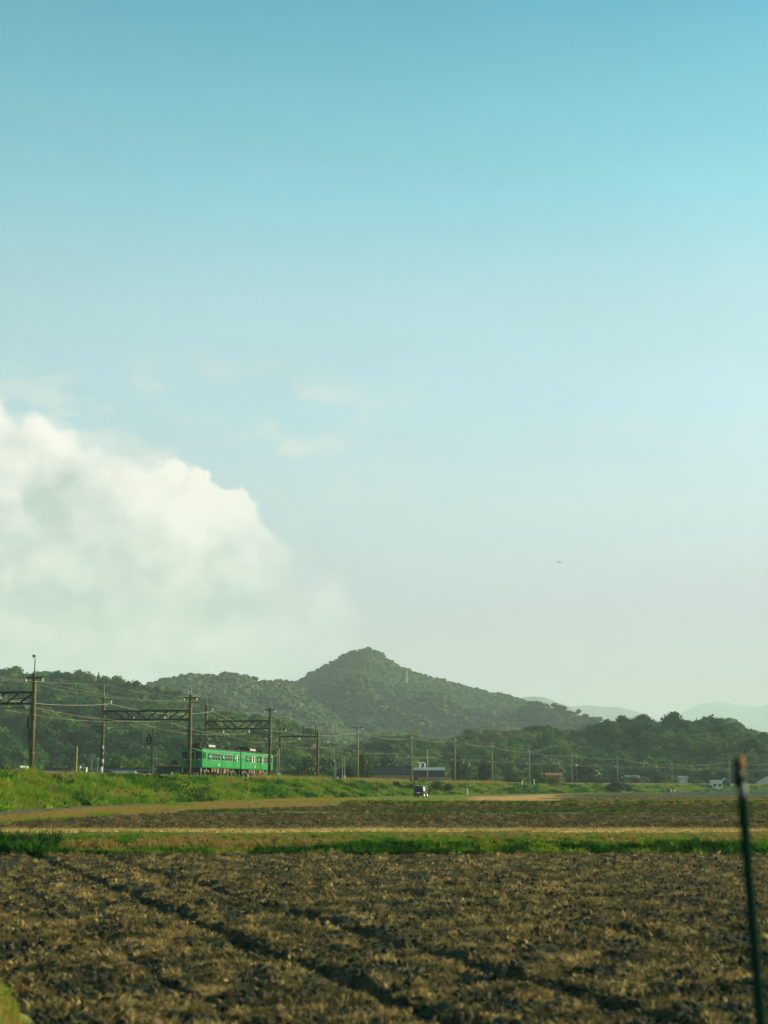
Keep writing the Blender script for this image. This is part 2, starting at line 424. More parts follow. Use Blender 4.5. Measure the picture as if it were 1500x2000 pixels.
def treemat(name, c1, c2):
    m = mat(name, c1, col2=c2, scale=1.1, detail=5, rough=.6, spec=.2)
    nt = NT(m.node_tree); b = nt.n['Principled BSDF']; out = nt.n['Material Output']
    t = nt.new('ShaderNodeBsdfTranslucent'); nt.l.new(b.inputs['Base Color'].links[0].from_socket, t.inputs[0])
    mx = nt.new('ShaderNodeMixShader'); mx.inputs[0].default_value = .25
    nt.l.new(b.outputs[0], mx.inputs[1]); nt.l.new(t.outputs[0], mx.inputs[2]); nt.l.new(mx.outputs[0], out.inputs[0])
    return m
M_lf_dark = treemat('leaves_dark', (.020, .055, .018), (.035, .075, .020))
M_lf_mid = treemat('leaves_mid', (.036, .085, .018), (.060, .11, .024))
M_lf_pale = treemat('leaves_pale', (.065, .12, .022), (.095, .145, .03))
M_lf_yel = treemat('leaves_yellow', (.19, .17, .022), (.13, .15, .025))

# ------------------------------------------------------------------ scattering: instances on points, for what nobody could count
def scatter(name, P, protos, scale, rot=None, idx=None, tint=None, label=None, cat=None):
    n = len(P)
    me = bpy.data.meshes.new(name); me.vertices.add(n)
    me.vertices.foreach_set('co', np.asarray(P, np.float32).ravel())
    def attr(nm, typ, key, arr):
        a = me.attributes.new(nm, typ, 'POINT'); a.data.foreach_set(key, np.asarray(arr).ravel())
    sc = np.asarray(scale, np.float32)
    if sc.ndim == 1: sc = np.stack([sc, sc, sc], 1)
    attr('isc', 'FLOAT_VECTOR', 'vector', sc.astype(np.float32))
    if rot is None:
        rot = np.zeros((n, 3), np.float32); rot[:, 2] = rng.uniform(0, 6.283, n)
    attr('irot', 'FLOAT_VECTOR', 'vector', rot.astype(np.float32))
    attr('iidx', 'INT', 'value', (rng.integers(0, len(protos), n) if idx is None else idx).astype(np.int32))
    attr('tint', 'FLOAT', 'value', (np.full(n, .5) if tint is None else tint).astype(np.float32))
    col = bpy.data.collections.new(name + '_kinds')
    for i, p in enumerate(protos):
        o = bpy.data.objects.new('%s_kind_%02d' % (name, i), p); col.objects.link(o)
    ng = bpy.data.node_groups.new(name + '_scatter', 'GeometryNodeTree')
    ng.interface.new_socket('Geometry', in_out='INPUT', socket_type='NodeSocketGeometry')
    ng.interface.new_socket('Geometry', in_out='OUTPUT', socket_type='NodeSocketGeometry')
    gi, go = ng.nodes.new('NodeGroupInput'), ng.nodes.new('NodeGroupOutput')
    ip = ng.nodes.new('GeometryNodeInstanceOnPoints'); ci = ng.nodes.new('GeometryNodeCollectionInfo')
    ci.inputs[0].default_value = col; ci.inputs[1].default_value = True; ci.inputs[2].default_value = True
    def na(nm, dt):
        a = ng.nodes.new('GeometryNodeInputNamedAttribute'); a.data_type = dt; a.inputs[0].default_value = nm; return a.outputs[0]
    L = ng.links.new
    L(gi.outputs[0], ip.inputs['Points']); L(ci.outputs[0], ip.inputs['Instance']); ip.inputs['Pick Instance'].default_value = True
    L(na('iidx', 'INT'), ip.inputs['Instance Index']); L(na('isc', 'FLOAT_VECTOR'), ip.inputs['Scale'])
    er = ng.nodes.new('FunctionNodeEulerToRotation'); L(na('irot', 'FLOAT_VECTOR'), er.inputs[0]); L(er.outputs[0], ip.inputs['Rotation'])
    L(ip.outputs[0], go.inputs[0])
    o = bpy.data.objects.new(name, me); C.objects.link(o)
    md = o.modifiers.new('scatter', 'NODES'); md.node_group = ng
    return tag(o, label=label, cat=cat, kind='stuff')

def tuft_mesh(name, material, n, h, spread, width, bend, seed, droop=0.0):
    r = random.Random(seed); V = []; Fc = []
    for k in range(n):
        a = r.uniform(0, 6.283); rad = spread * math.sqrt(r.random()) ; bx, by = rad * math.cos(a), rad * math.sin(a)
        a2 = a + r.uniform(-1, 1); hh = h * r.uniform(.45, 1.0); bd = bend * hh * r.uniform(.3, 1.2)
        ox, oy = math.cos(a2), math.sin(a2); px_, py_ = -oy * width / 2, ox * width / 2
        th = r.uniform(0, 3.14); px_, py_ = math.cos(th) * width / 2, math.sin(th) * width / 2
        o = len(V)
        V += [(bx - px_, by - py_, -.03 * h), (bx + px_, by + py_, -.03 * h),
              (bx + ox * bd * .4 - px_ * .9, by + oy * bd * .4 - py_ * .9, hh * .6), (bx + ox * bd * .4 + px_ * .9, by + oy * bd * .4 + py_ * .9, hh * .6),
              (bx + ox * bd, by + oy * bd, hh * (1 - droop * r.random()))]
        Fc += [(o, o + 1, o + 3, o + 2), (o + 2, o + 3, o + 4)]
    me = bpy.data.meshes.new(name); me.from_pydata(V, [], Fc); me.materials.append(material); me.update()
    return me
def crown_mesh(name, material, seed, conifer=False, sub=3):
    from mathutils import noise, Vector
    r = random.Random(seed); bm = bmesh.new()
    if conifer:
        bmesh.ops.create_cone(bm, segments=14, radius1=1, radius2=.03, depth=1, cap_ends=True)
        bmesh.ops.subdivide_edges(bm, edges=[e for e in bm.edges if abs(e.verts[0].co.z - e.verts[1].co.z) > .5], cuts=9)
        for v in bm.verts:
            zz = v.co.z + .5; k = (1 + .35 * math.sin(zz * 40 + v.co.x * 5)) * (1 + .5 * noise.noise(v.co * 3 + Vector((seed, 0, 0))))
            v.co.x *= k * .36; v.co.y *= k * .36; v.co.z = zz * 1.15 + .04 * noise.noise(v.co * 6)
    else:
        for k in range(r.randint(5, 8)):
            a = r.uniform(0, 6.28); d = r.uniform(.12, .48) if k else 0
            c = Vector((d * math.cos(a), d * math.sin(a), r.uniform(.36, .72) if k else .5)); rad = r.uniform(.24, .38) if k else .46
            b2 = bmesh.new(); bmesh.ops.create_icosphere(b2, subdivisions=sub, radius=1)
            off = Vector((seed * 1.7 + k * 3.1, seed, k))
            for v in b2.verts:
                q = v.co.normalized()
                kk = 1 + .26 * noise.noise(q * 2.4 + off) + .16 * noise.noise(q * 6 + off)
                v.co = c + q * rad * kk * (1 if q.z > -.2 else .8)
            tmp = bpy.data.meshes.new('t'); b2.to_mesh(tmp); b2.free(); bm.from_mesh(tmp); bpy.data.meshes.remove(tmp)
    me = bpy.data.meshes.new(name); bm.to_mesh(me); bm.free(); me.materials.append(material)
    return me

def leafy_crown(name, seed, leaves=900, ls=.060):
    """crown of leaf clumps set round a few dark lumps, 1 m wide"""
    r = random.Random(seed); b = MB(); bl = [(0, 0, .52, .40)]
    for k in range(r.randint(6, 9)):
        a = r.uniform(0, 6.28); d = r.uniform(.15, .40)
        bl.append((d * math.cos(a), d * math.sin(a), r.uniform(.28, .86) - .3 * max(0, d - .28), r.uniform(.17, .29)))
    for i, q in enumerate(bl): b.blob(q[:3], (q[3] * .82, q[3] * .82, q[3] * .74), sub=1, amp=.3, seed=seed + i)
    wt = [q[3] ** 2 for q in bl]
    for k in range(leaves):
        x, y, z, rad = r.choices(bl, wt)[0]
        u, v = r.uniform(-.75, 1), r.uniform(0, 6.28); q = math.sqrt(1 - u * u); n1 = np.array((q * math.cos(v), q * math.sin(v), u))
        c = np.array((x, y, z)) + n1 * rad * r.uniform(.80, 1.10) * np.array((1, 1, .9))
        nn = n1 + np.array([r.gauss(0, .55), r.gauss(0, .55), r.gauss(0, .55)]); nn /= np.linalg.norm(nn)
        t1 = np.cross(nn, (r.gauss(0, 1), r.gauss(0, 1), r.gauss(0, 1))); t1 /= np.linalg.norm(t1) + 1e-9; t2 = np.cross(nn, t1)
        s_ = ls * r.uniform(.55, 1.25)
        b.add([tuple(c - t1 * s_), tuple(c + t2 * s_ * .75 + nn * s_ * .25), tuple(c + t1 * s_), tuple(c - t2 * s_ * .75 + nn * s_ * .25)], [(0, 1, 2, 3)])
    return b.mesh(name, M_forest_leaf)
# ------------------------------------------------------------------ the line of the railway (near row of poles)
_ys = np.arange(-300, 1400, 1.0)
_sl = np.where(_ys < 200, .165, .15) + np.clip(_ys - 325, 0, 430) * .00155
_xs = np.cumsum(_sl); _xs += -24.05 - np.interp(200, _ys, _xs)
def lineX(Y): return np.interp(Y, _ys, _xs)
def lineS(Y): return np.interp(Y, _ys, _sl)
def trk(Y, off, z):
    """point beside the near pole row: off metres to the near side (negative: across the tracks)"""
    s = lineS(Y); k = 1 / math.sqrt(1 + s * s)
    return (float(lineX(Y) + off * k), float(Y - off * s * k), z)
RAIL = 3.86
# ------------------------------------------------------------------ ground, fields, banks
def fan(Y0, Y1, nr, nc, u0=-.5, u1=.5):
    Y = Y0 * (Y1 / Y0) ** np.linspace(0, 1, nr); u = np.linspace(u0, u1, nc)
    YY = np.repeat(Y[:, None], nc, 1); XX = YY * u[None]
    return XX, YY
# one wide sheet out to the horizon, under everything
g = np.array([-20000, -6000, -3000, -1500, -800, -400, -200, 0, 200, 400, 800, 1500, 3000, 6000, 20000.])
GX, GY = np.meshgrid(g, g + 0)
mobj('ground', fast_mesh('ground', np.stack([GX, GY, np.full_like(GX, -.35)], -1).reshape(-1, 3), grid_faces(15, 15), M_ground), kind='structure')

# tractor ruts across the near field (world lines)
RD = np.array((6.13, -19.3)); RD /= np.linalg.norm(RD); RN = np.array((-RD[1], RD[0]))     # RN points to +X
def rut_off(X, Y): return (X + 1.93) * RN[0] + (Y - 24.1) * RN[1]
RUTS = [(0.0, .175, .21), (2.05, .16, .19), (-1.95, .12, .06), (5.9, .15, .07), (7.9, .15, .07), (-6.0, .15, .06)]
def rutmask(X, Y):
    q = rut_off(X, Y) + (vnoise(X * .9, Y * .45, 5) - .5) * .16
    m = 0
    for o, w, d in RUTS:
        m = m + d / .15 * np.exp(-((q - o) / w) ** 2) * (.9 + .2 * vnoise(X * .5 + o, Y * .5, 9))
    return m
def z_near(X, Y):
    z = (fbm(X * 1.1, Y * 1.1, 3, 1) - .5) * .10 + (fbm(X * 4.3, Y * 4.3, 3, 2) - .5) * .13 + (vnoise(X * 11, Y * 11, 3) - .5) * .05
    z = z + (fbm(X * .35, Y * 1.5, 2, 4) - .5) * .10
    return z - rutmask(X, Y) * .15
# the strip of grass at the left edge of the near field runs along the ruts
def edge_off(X, Y): return (X + 4.75) * RN[0] + (Y - 20) * RN[1]

XX, YY = fan(8.5, 57.0, 430, 620, -.62, .5)
ZZ = z_near(XX, YY); eo = edge_off(XX, YY)
ZZ = np.where(eo < .5, ZZ * sstep(eo, -.2, .5) , ZZ)
V = np.stack([XX, YY, ZZ], -1).reshape(-1, 3)
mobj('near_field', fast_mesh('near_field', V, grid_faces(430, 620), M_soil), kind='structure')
# under and behind the camera
XX, YY = np.meshgrid(np.linspace(-30, 30, 61), np.linspace(-20, 8.6, 40))
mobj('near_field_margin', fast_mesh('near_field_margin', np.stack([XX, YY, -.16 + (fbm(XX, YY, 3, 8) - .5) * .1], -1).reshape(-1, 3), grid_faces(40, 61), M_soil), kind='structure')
# grass strip in the left corner
t = np.linspace(-14, 40, 120); w = np.linspace(-3.2, .12, 24)
TT, WW = np.meshgrid(t, w, indexing='ij')
EX = -4.75 + TT * -RD[0] + WW * RN[0]; EY = 20 + TT * -RD[1] + WW * RN[1]
EZ = .34 * sstep(-WW, -.12, .5) - .03 + (fbm(EX * 2, EY * 2, 3, 12) - .5) * .12
mobj('field_edge_verge', fast_mesh('field_edge_verge', np.stack([EX, EY, EZ], -1).reshape(-1, 3), grid_faces(120, 24), M_yelgr), kind='structure')

def footoff(Y): return np.interp(Y, [60, 92, 140, 200, 350, 700], [24, 19.3, 11.6, 11.5, 9, 9])
def verge_w(Y): return np.interp(Y, [85, 125, 150, 215], [4.5, 8, 15, 9])
def z_mid(X, Y):
    off = X - lineX(Y)
    z = np.interp(Y, [56.2, 59.0, 60, 64.8, 66.2, 113.6, 115.2, 116.4, 117.6, 156, 159, 230, 450, 800],
                  [-.05, .55, .64, .64,   .45, .45, .56, .56, .45, .45, .80, .80, .5, .4])
    road = np.where(Y < 175, sstep(footoff(Y) + verge_w(Y) - off, -2, verge_w(Y)), 0)
    z = np.where(Y > 68, z + (.8 - z) * np.clip(road, 0, 1), z)
    amp = np.where((Y > 66) & (Y < 150), .10, .05)
    return z + (fbm(X * .8, Y * .8, 3, 21) - .5) * amp + (fbm(X * .2, Y * .2, 2, 22) - .5) * .06
XM, YM = fan(55.2, 800, 560, 420, -.45, .45)
ZM = z_mid(XM, YM)
VM = np.stack([XM, YM, ZM], -1).reshape(-1, 3); FM = grid_faces(560, 420)
cx = VM[FM].mean(1); fx_, fy_ = cx[:, 0], cx[:, 1]
wob = (vnoise(fx_ * .25, fy_ * .1, 31) - .5)
fo = fx_ - lineX(fy_); ft = footoff(fy_)
Yw = fy_ + wob * .8
zone = np.full(len(FM), 9)
zone[(Yw < 60.0)] = 0
zone[(Yw >= 60.0) & (Yw < 65.2)] = 1
zone[(Yw >= 65.2) & (Yw < 114.4)] = 2
zone[(Yw >= 114.4) & (Yw < 117.2)] = 3
zone[(Yw >= 117.2) & (fy_ + wob * 3 < 155)] = 4
zone[(fy_ + wob * 3 >= 155) & (Yw < 160.5)] = 5
u_ = fx_ / fy_
pl = Yw >= 160.5
zone[pl] = 6
zone[pl & (u_ + wob * .012 > .052) & (u_ + wob * .03 < .108) & (fy_ > 178)] = 7
zone[pl & (u_ + wob * .03 >= .108)] = 8
zone[pl & (u_ > .100) & (Yw < 172)] = 9
zone[pl & (fo < ft + 22 + wob * 10) & (fy_ > 300)] = 10
zone[(fy_ > 66.6) & (fy_ < 215) & (fo < ft + verge_w(fy_) + wob * 3)] = 9
M_soil_up = mat('tilled_soil_upper', (.032, .034, .014), col2=(.085, .062, .024), scale=.25, detail=6, rough=.95, spec=.05, stretch=(.3, 1, 1))
for k, (nm, m_) in {0: ('field_bank', M_grassgr), 1: ('straw_path', M_straw_gr), 2: ('middle_field', M_soil_far), 3: ('low_grass_bund', M_grassgr),
                    4: ('far_field', M_soil_far), 5: ('terrace_bank', M_tan), 6: ('mown_meadow', M_yelgr), 7: ('dry_earth_patch', M_dryearth),
                    8: ('upper_field', M_soil_up), 9: ('dry_grass_verge', M_tan), 10: ('embankment_foot_grass', M_grassgr)}.items():
    sel = FM[zone == k]
    if len(sel):
        v_, f_ = compact(VM, sel)
        mobj(nm, fast_mesh(nm, v_, f_, m_), kind='structure')
# farm road at the foot of the embankment
ry = np.concatenate([np.linspace(30, 90, 20), np.linspace(93, 168, 60)])
rx = np.interp(ry, [30, 60, 92, 115, 140, 168], [-20.6, -21.2, -21.8, -22.1, -21.2, -17.2])
rw = np.interp(ry, [30, 120, 140, 152, 168], [.95, .9, .75, .2, .02])
RX = rx[:, None] + rw[:, None] * np.array([-1, -.5, 0, .5, 1])[None]
RY = np.repeat(ry[:, None], 5, 1)
mobj('farm_road', fast_mesh('farm_road', np.stack([RX, RY, np.maximum(z_mid(RX, RY), .7) + .07], -1).reshape(-1, 3), grid_faces(80, 5), M_road), kind='structure')

# ------------------------------------------------------------------ embankment and track
ey = np.arange(20, 1150, 2.0)
def emb_z(Y, q):
    """height of the embankment at share q of its near slope (0 crest, 1 foot)"""
    return 3.28 + (np.where(Y > 60, z_mid(lineX(Y) + footoff(Y), Y), .7) - .12 - 3.28) * (q ** .9)
def emb_pt(Y, q):
    off = 1.3 + (footoff(Y) - 1.3) * q
    s = lineS(Y); k = 1 / np.sqrt(1 + s * s)
    bump = (fbm(Y * .22 + 3, q * 3, 3, 41) - .5) * 1.5 * np.sin(np.pi * np.clip(q, 0, 1)) 
    return lineX(Y) + off * k, Y - off * s * k, emb_z(Y, q) + bump
qs = np.linspace(0, 1, 14)
rows = []
EYg = np.repeat(ey[:, None], 14, 1)
ex, eyy, ez = emb_pt(EYg, np.repeat(qs[None], len(ey), 0))
near = np.stack([ex, eyy, ez], -1)
s = lineS(ey); k = 1 / np.sqrt(1 + s * s)
farp = []
for off, z in ((-19, -.3), (-12.2, 3.28), (-0.6, 3.28)):
    farp.append(np.stack([lineX(ey) + off * k, ey - off * s * k, np.full_like(ey, z)], -1))
near = np.concatenate([np.stack(farp, 1), near], 1)
mobj('railway_embankment', fast_mesh('railway_embankment', near.reshape(-1, 3), grid_faces(len(ey), 17), M_grassgr, smooth=False), kind='structure')
def ribbon(name, prof, m, y0=20, y1=1150, step=4, parent=None):
    yy = np.arange(y0, y1, step); P = []
    s = lineS(yy); k = 1 / np.sqrt(1 + s * s)
    for off, z in prof: P.append(np.stack([lineX(yy) + off * k, yy - off * s * k, np.full_like(yy, z, dtype=float)], -1))
    P = np.stack(P, 1)
    return mobj(name, fast_mesh(name, P.reshape(-1, 3), grid_faces(len(yy), len(prof)), m, smooth=False), parent)
T1, T2 = -3.25, -7.25       # centre lines of the near and the far track
bal = ribbon('railway_track', [(-10.6, 3.2), (-9.4, 3.70), (-1.7, 3.70), (-.7, 3.25)], M_ballast); tag(bal, kind='structure')
for c_ in (T1, T2):
    for d_ in (-.5335, .5335):
        ribbon('rail', [(c_ + d_ - .04, 3.68), (c_ + d_ - .035, RAIL), (c_ + d_ + .035, RAIL), (c_ + d_ + .04, 3.68)], M_rail, parent=bal)

# ------------------------------------------------------------------ hills
HILLS = []
def hill(name, outline, Y0, front, back, dx, dy, spur, L, tree_h, seed, skew=.5, back_k=1.0, material=None):
    pts = sorted(outline)
    xs_ = np.array([at(p, q, Y0)[0] for p, q in pts]); zs_ = np.array([max(at(p, q, Y0)[2] - tree_h, -2) for p, q in pts])
    def h(X, Y):
        # crest wanders in depth
        wv = (fbm(X / (L * 3.1), X * 0 + seed, 2, seed) - .5) * front * .35
        v = (Y - Y0 - wv * sstep(Y0 - Y, -1, front * .5)) 
        p = np.where(v < 0, 1 + v / front, 1 - v / back)
        p = np.clip(p, -.05, 1)
        c = np.interp(X, xs_, zs_)
        xx = X + skew * (Y - Y0)
        r1 = 1 - np.abs(2 * fbm(xx / L, (Y) / (L * 2.6), 3, seed + 3) - 1)
        r2 = 1 - np.abs(2 * fbm(xx / (L * .42), (Y) / (L * .9), 3, seed + 7) - 1)
        n = (r1 - .72) * 1.0 + (r2 - .72) * .45
        q = np.clip(p, 0, 1)
        env = np.sin(np.pi * q ** .8) ** 1.3 * sstep(1 - q, .02, .38)
        return c * (q ** 1.12) * (Y / Y0) ** .3 + n * spur * env * np.minimum(c / (zs_.max() + 1e-6) * 1.6, 1) - 1.5 * (1 - q)
    X = np.arange(xs_[0], xs_[-1] + dx, dx); Y = np.arange(Y0 - front, Y0 + back + dy, dy)
    XX, YY = np.meshgrid(X, Y)
    V = np.stack([XX, YY, h(XX, YY)], -1).reshape(-1, 3)
    o = mobj(name, fast_mesh(name, V, grid_faces(len(Y), len(X)), material or M_ground), kind='structure')
    HILLS.append((name, h, xs_[0], xs_[-1], Y0, front, back, tree_h))
    return o
hill('left_hill', [(-420, 1520), (-300, 1400), (-200, 1330), (-100, 1292), (-30, 1296), (20, 1302), (45, 1312), (75, 1313), (115, 1306), (150, 1313), (195, 1325), (245, 1334), (300, 1343), (345, 1355),
                   (400, 1372), (440, 1395), (500, 1430), (560, 1470), (640, 1520)], 1050, 430, 300, 5, 6, 34, 95, 9, 3, skew=.5)
hill('low_knoll', [(330, 1460), (380, 1405), (420, 1388), (450, 1380), (490, 1381), (525, 1390), (560, 1404), (590, 1425), (620, 1445), (680, 1470), (740, 1500), (800, 1525)], 900, 330, 250, 5, 6, 12, 70, 11, 13, skew=-.6)
hill('wooded_hill', [(540, 1520), (600, 1490), (660, 1455), (720, 1438), (770, 1428), (830, 1441), (880, 1441), (940, 1426), (1010, 1414), (1070, 1414), (1110, 1418), (1132, 1424), (1160, 1407), (1190, 1400), (1250, 1400),
                     (1290, 1406), (1330, 1400), (1370, 1403), (1410, 1415), (1460, 1432), (1500, 1445), (1560, 1452), (1640, 1440), (1740, 1450), (1850, 1500), (1900, 1525)], 980, 260, 250, 5, 6, 18, 85, 9, 23, skew=.25)
hill('rear_ridge', [(60, 1480), (150, 1400), (230, 1355), (280, 1334), (300, 1325), (330, 1316), (380, 1309), (420, 1312), (455, 1309), (480, 1313), (510, 1323), (560, 1328), (590, 1345), (640, 1380), (700, 1440), (740, 1480)], 1900, 600, 400, 8, 9, 70, 140, 7, 33, skew=.9)
hill('peaked_mountain', [(330, 1470), (400, 1400), (470, 1345), (520, 1328), (545, 1327), (575, 1331), (600, 1318), (625, 1304), (650, 1289), (668, 1278), (684, 1272), (700, 1268), (716, 1263), (730, 1268), (745, 1275), (765, 1289), (790, 1303),
                         (830, 1318), (870, 1328), (910, 1338), (950, 1349), (985, 1356), (1020, 1366), (1060, 1376), (1095, 1390), (1125, 1406), (1150, 1424), (1200, 1460), (1260, 1505)], 2500, 820, 600, 8, 9, 130, 170, 4, 47, skew=.75)
hill('right_ridge', [(1310, 1500), (1350, 1440), (1385, 1413), (1405, 1406), (1420, 1403), (1440, 1410), (1465, 1422), (1490, 1440), (1520, 1452), (1580, 1475), (1640, 1520)], 1750, 350, 300, 10, 12, 15, 120, 7, 53)
M_far = mat('far_forest', (.022, .045, .022), col2=(.042, .062, .028), scale=.012, detail=6, rough=.95)
hill('distant_ridge', [(900, 1500), (960, 1400), (1010, 1364), (1040, 1360), (1065, 1362), (1085, 1371), (1105, 1377), (1130, 1388), (1160, 1408), (1200, 1450), (1260, 1510)], 8500, 1500, 1200, 35, 50, 130, 600, 0, 61, material=M_far)
hill('pale_ridge', [(1010, 1480), (1060, 1420), (1110, 1378), (1145, 1374), (1180, 1378), (1210, 1378), (1240, 1386), (1275, 1398), (1330, 1430), (1420, 1500)], 12000, 1800, 1400, 50, 70, 150, 900, 0, 67, material=M_far)
hill('faintest_ridge', [(1180, 1500), (1260, 1430), (1330, 1392), (1370, 1374), (1405, 1369), (1440, 1377), (1480, 1380), (1540, 1366), (1640, 1372), (1760, 1420), (1850, 1500)], 17500, 2200, 1200, 80, 100, 150, 1200, 0, 71, material=M_far)

# forest: far-off woods that read as one mass
BROAD = [leafy_crown('crown', 10 + i) for i in range(6)]
BROADS = [crown_mesh('crown_small', M_forest, 30 + i, sub=2) for i in range(5)]
CONIF = [crown_mesh('crown_conifer', M_forest, 50 + i, conifer=True) for i in range(2)]
def forest(name, hi, spacing, size, label, vmin=-1.0, vmax=.12, protos=BROAD, con=.02, hue=0.0, var=(.5, 1.35)):
    nm, h, x0, x1, Y0, front, back, th = HILLS[hi]
    y0, y1 = Y0 + vmin * front, Y0 + vmax * back
    nx, ny = int((x1 - x0) / spacing), int((y1 - y0) / spacing)
    gx, gy = np.meshgrid(np.arange(nx), np.arange(ny))
    X = x0 + (gx + rng.uniform(0, 1, gx.shape)) * spacing; Y = y0 + (gy + rng.uniform(0, 1, gx.shape)) * spacing
    X, Y = X.ravel(), Y.ravel(); Z = h(X, Y)
    # only where it could be seen from in front
    keep = (Z > -.6) & (np.abs(X / Y) < .36)
    X, Y, Z = X[keep], Y[keep], Z[keep]
    n = len(X); s = size * rng.uniform(*var, n) * (.8 + .5 * fbm(X / 60, Y / 60, 2, 81))
    sc = np.stack([s, s, s * rng.uniform(.75, 1.05, n)], 1)
    idx = rng.integers(0, len(protos), n); c = rng.random(n) < con + .03 * (fbm(X / 90, Y / 90, 2, 85) > .6)
    idx = np.where(c, len(protos) + rng.integers(0, 2, n), idx); sc[c] *= (.9, .9, 1.0)
    tint = np.clip((fbm(X / 70, Y / 70, 3, 91) - .5) * 1.5 + .45 + hue + .10 * np.clip(Z / 120, 0, 1), 0, 1)
    return scatter(name, np.stack([X, Y, Z - s * .25], 1), protos + CONIF, sc, idx=idx, tint=tint, label=label, cat='forest')
forest('left_hill_forest', 0, 7.4, 12.0, 'dense green broadleaf forest covering the hillside behind the gantries', hue=-.02)
forest('knoll_forest', 1, 7.2, 11.0, 'forest on the low knoll behind the green train', hue=-.04)
forest('wooded_hill_forest', 2, 7.6, 12.5, 'dark green forest on the near rounded hill to the right', hue=-.06, con=.02, var=(.6, 1.15))
forest('rear_ridge_forest', 3, 7.0, 7.4, var=(.7, 1.2), label='hazy forest on the long ridge left of the peak', protos=BROADS, hue=.08, con=.02)
forest('mountain_forest', 4, 7.0, 7.2, var=(.7, 1.2), label='hazy olive forest over the peaked mountain', protos=BROADS, hue=.12, con=.02)
forest('right_ridge_forest', 5, 9.0, 10.0, 'hazy forest on the small ridge at the right edge', protos=BROADS, hue=.12)
# belt of wood on the flat ground between the railway and the hills
n = 2600
X = rng.uniform(-.33, .33, n); Y = rng.uniform(440, 760, n); X = X * Y
k = (X < lineX(Y) - 45)
X, Y = X[k], Y[k]
s = rng.uniform(6, 10, len(X))
scatter('lineside_wood', np.stack([X, Y, np.full_like(X, -.6) ], 1), BROAD + CONIF, np.stack([s, s, s * rng.uniform(.7, 1.0, len(X))], 1), idx=np.where(rng.random(len(X)) < .02, 6, rng.integers(0, 6, len(X))),
        tint=np.clip(fbm(X / 40, Y / 40, 3, 95) * 1.1 - .15, 0, .75), label='wood on the flat ground between the railway and the hills', cat='wood')
# ------------------------------------------------------------------ grass, straw and clods (uncountable)
ST = [tuft_mesh('straw_tuft', M_straw, 16, .11, .07, .008, 1.2, 100 + i, .5) for i in range(4)] + [tuft_mesh('straw_tuft', M_straw, 14, .06, .10, .010, 2.4, 110 + i, .7) for i in range(3)]
STB = [tuft_mesh('straw_mat', M_straw, 30, .10, .14, .016, 1.6, 120 + i, .6) for i in range(4)]
def clod_mesh(seed):
    b = MB(); b.blob((0, 0, 0), (1, 1, .7), sub=1, amp=.5, fr=1.4, seed=seed); return b.mesh('clod', M_clod)
CL = [clod_mesh(i) for i in range(4)]
GR = [tuft_mesh('grass_tuft', M_tuft, 26, 1.0, .32, .055, .55, 130 + i, .3) for i in range(5)]
GRL = [tuft_mesh('leafy_tuft', M_tuft, 24, .62, .42, .17, .9, 140 + i, .5) for i in range(4)]
RE = [tuft_mesh('reed_tuft', M_tuft, 12, 1.0, .22, .035, .22, 150 + i, .1) for i in range(3)]
def area_pts(n, Y0, Y1, u=.36, power=1.0, xoff=0):
    """points over a wedge of ground, denser near its front"""
    a = rng.random(n)
    if power == 1.0: Y = np.sqrt(Y0 ** 2 + a * (Y1 ** 2 - Y0 ** 2))
    else: Y = Y0 * (Y1 / Y0) ** a
    return rng.uniform(-u, u, n) * Y + xoff, Y
def tilt_rot(n, t):
    r = np.zeros((n, 3)); r[:, 0] = rng.normal(0, t, n); r[:, 1] = rng.normal(0, t, n); r[:, 2] = rng.uniform(0, 6.28, n); return r
# near field
X, Y = area_pts(185000, 9.0, 55.6, .42, 0)
patch = fbm(X * 2.6, Y * 2.6, 3, 61); row = fbm(X * .25, Y * 1.3, 2, 62)
k = (rutmask(X, Y) < .27) & (edge_off(X, Y) > .1) & (patch * .75 + row * .15 + fbm(X * .4, Y * .4, 2, 60) * .1 + rng.normal(0, .05, len(X)) > .488)
X, Y, patch = X[k], Y[k], patch[k]; n = len(X)
s = rng.uniform(.6, 1.35, n) * np.interp(Y, [9, 56], [.48, .85])
scatter('field_straw', np.stack([X, Y, z_near(X, Y) - .01], 1), ST + STB, s, rot=tilt_rot(n, .5), tint=np.clip((patch - .45) * 2.6 + .30, 0, .85), label='dry straw and stubble strewn over the dark near field', cat='straw')
X, Y = area_pts(30000, 9.0, 55.6, .42, 0)
k = edge_off(X, Y) > .1; X, Y = X[k], Y[k]; n = len(X)
s = rng.uniform(.02, .06, n) * (1 + .6 * (rng.random(n) < .08))
scatter('field_clods', np.stack([X, Y, z_near(X, Y) + .005], 1), CL, s, rot=tilt_rot(n, .8), tint=rng.random(n) * .8, label='dark soil clods turned up in the near field', cat='soil')
# corner verge
n = 6000
tt = rng.uniform(-10, 14, n); ww = rng.uniform(-3, .05, n)
X = -4.75 + tt * -RD[0] + ww * RN[0]; Y = 20 + tt * -RD[1] + ww * RN[1]
k = Y > 9; X, Y, ww = X[k], Y[k], ww[k]; n = len(X)
scatter('verge_grass', np.stack([X, Y, .30 * sstep(-ww, -.12, .5)], 1), GR, rng.uniform(.05, .14, n), tint=np.clip(.80 + rng.normal(0, .12, n), 0, 1), label='bright yellow green grass in the lower left corner', cat='grass')
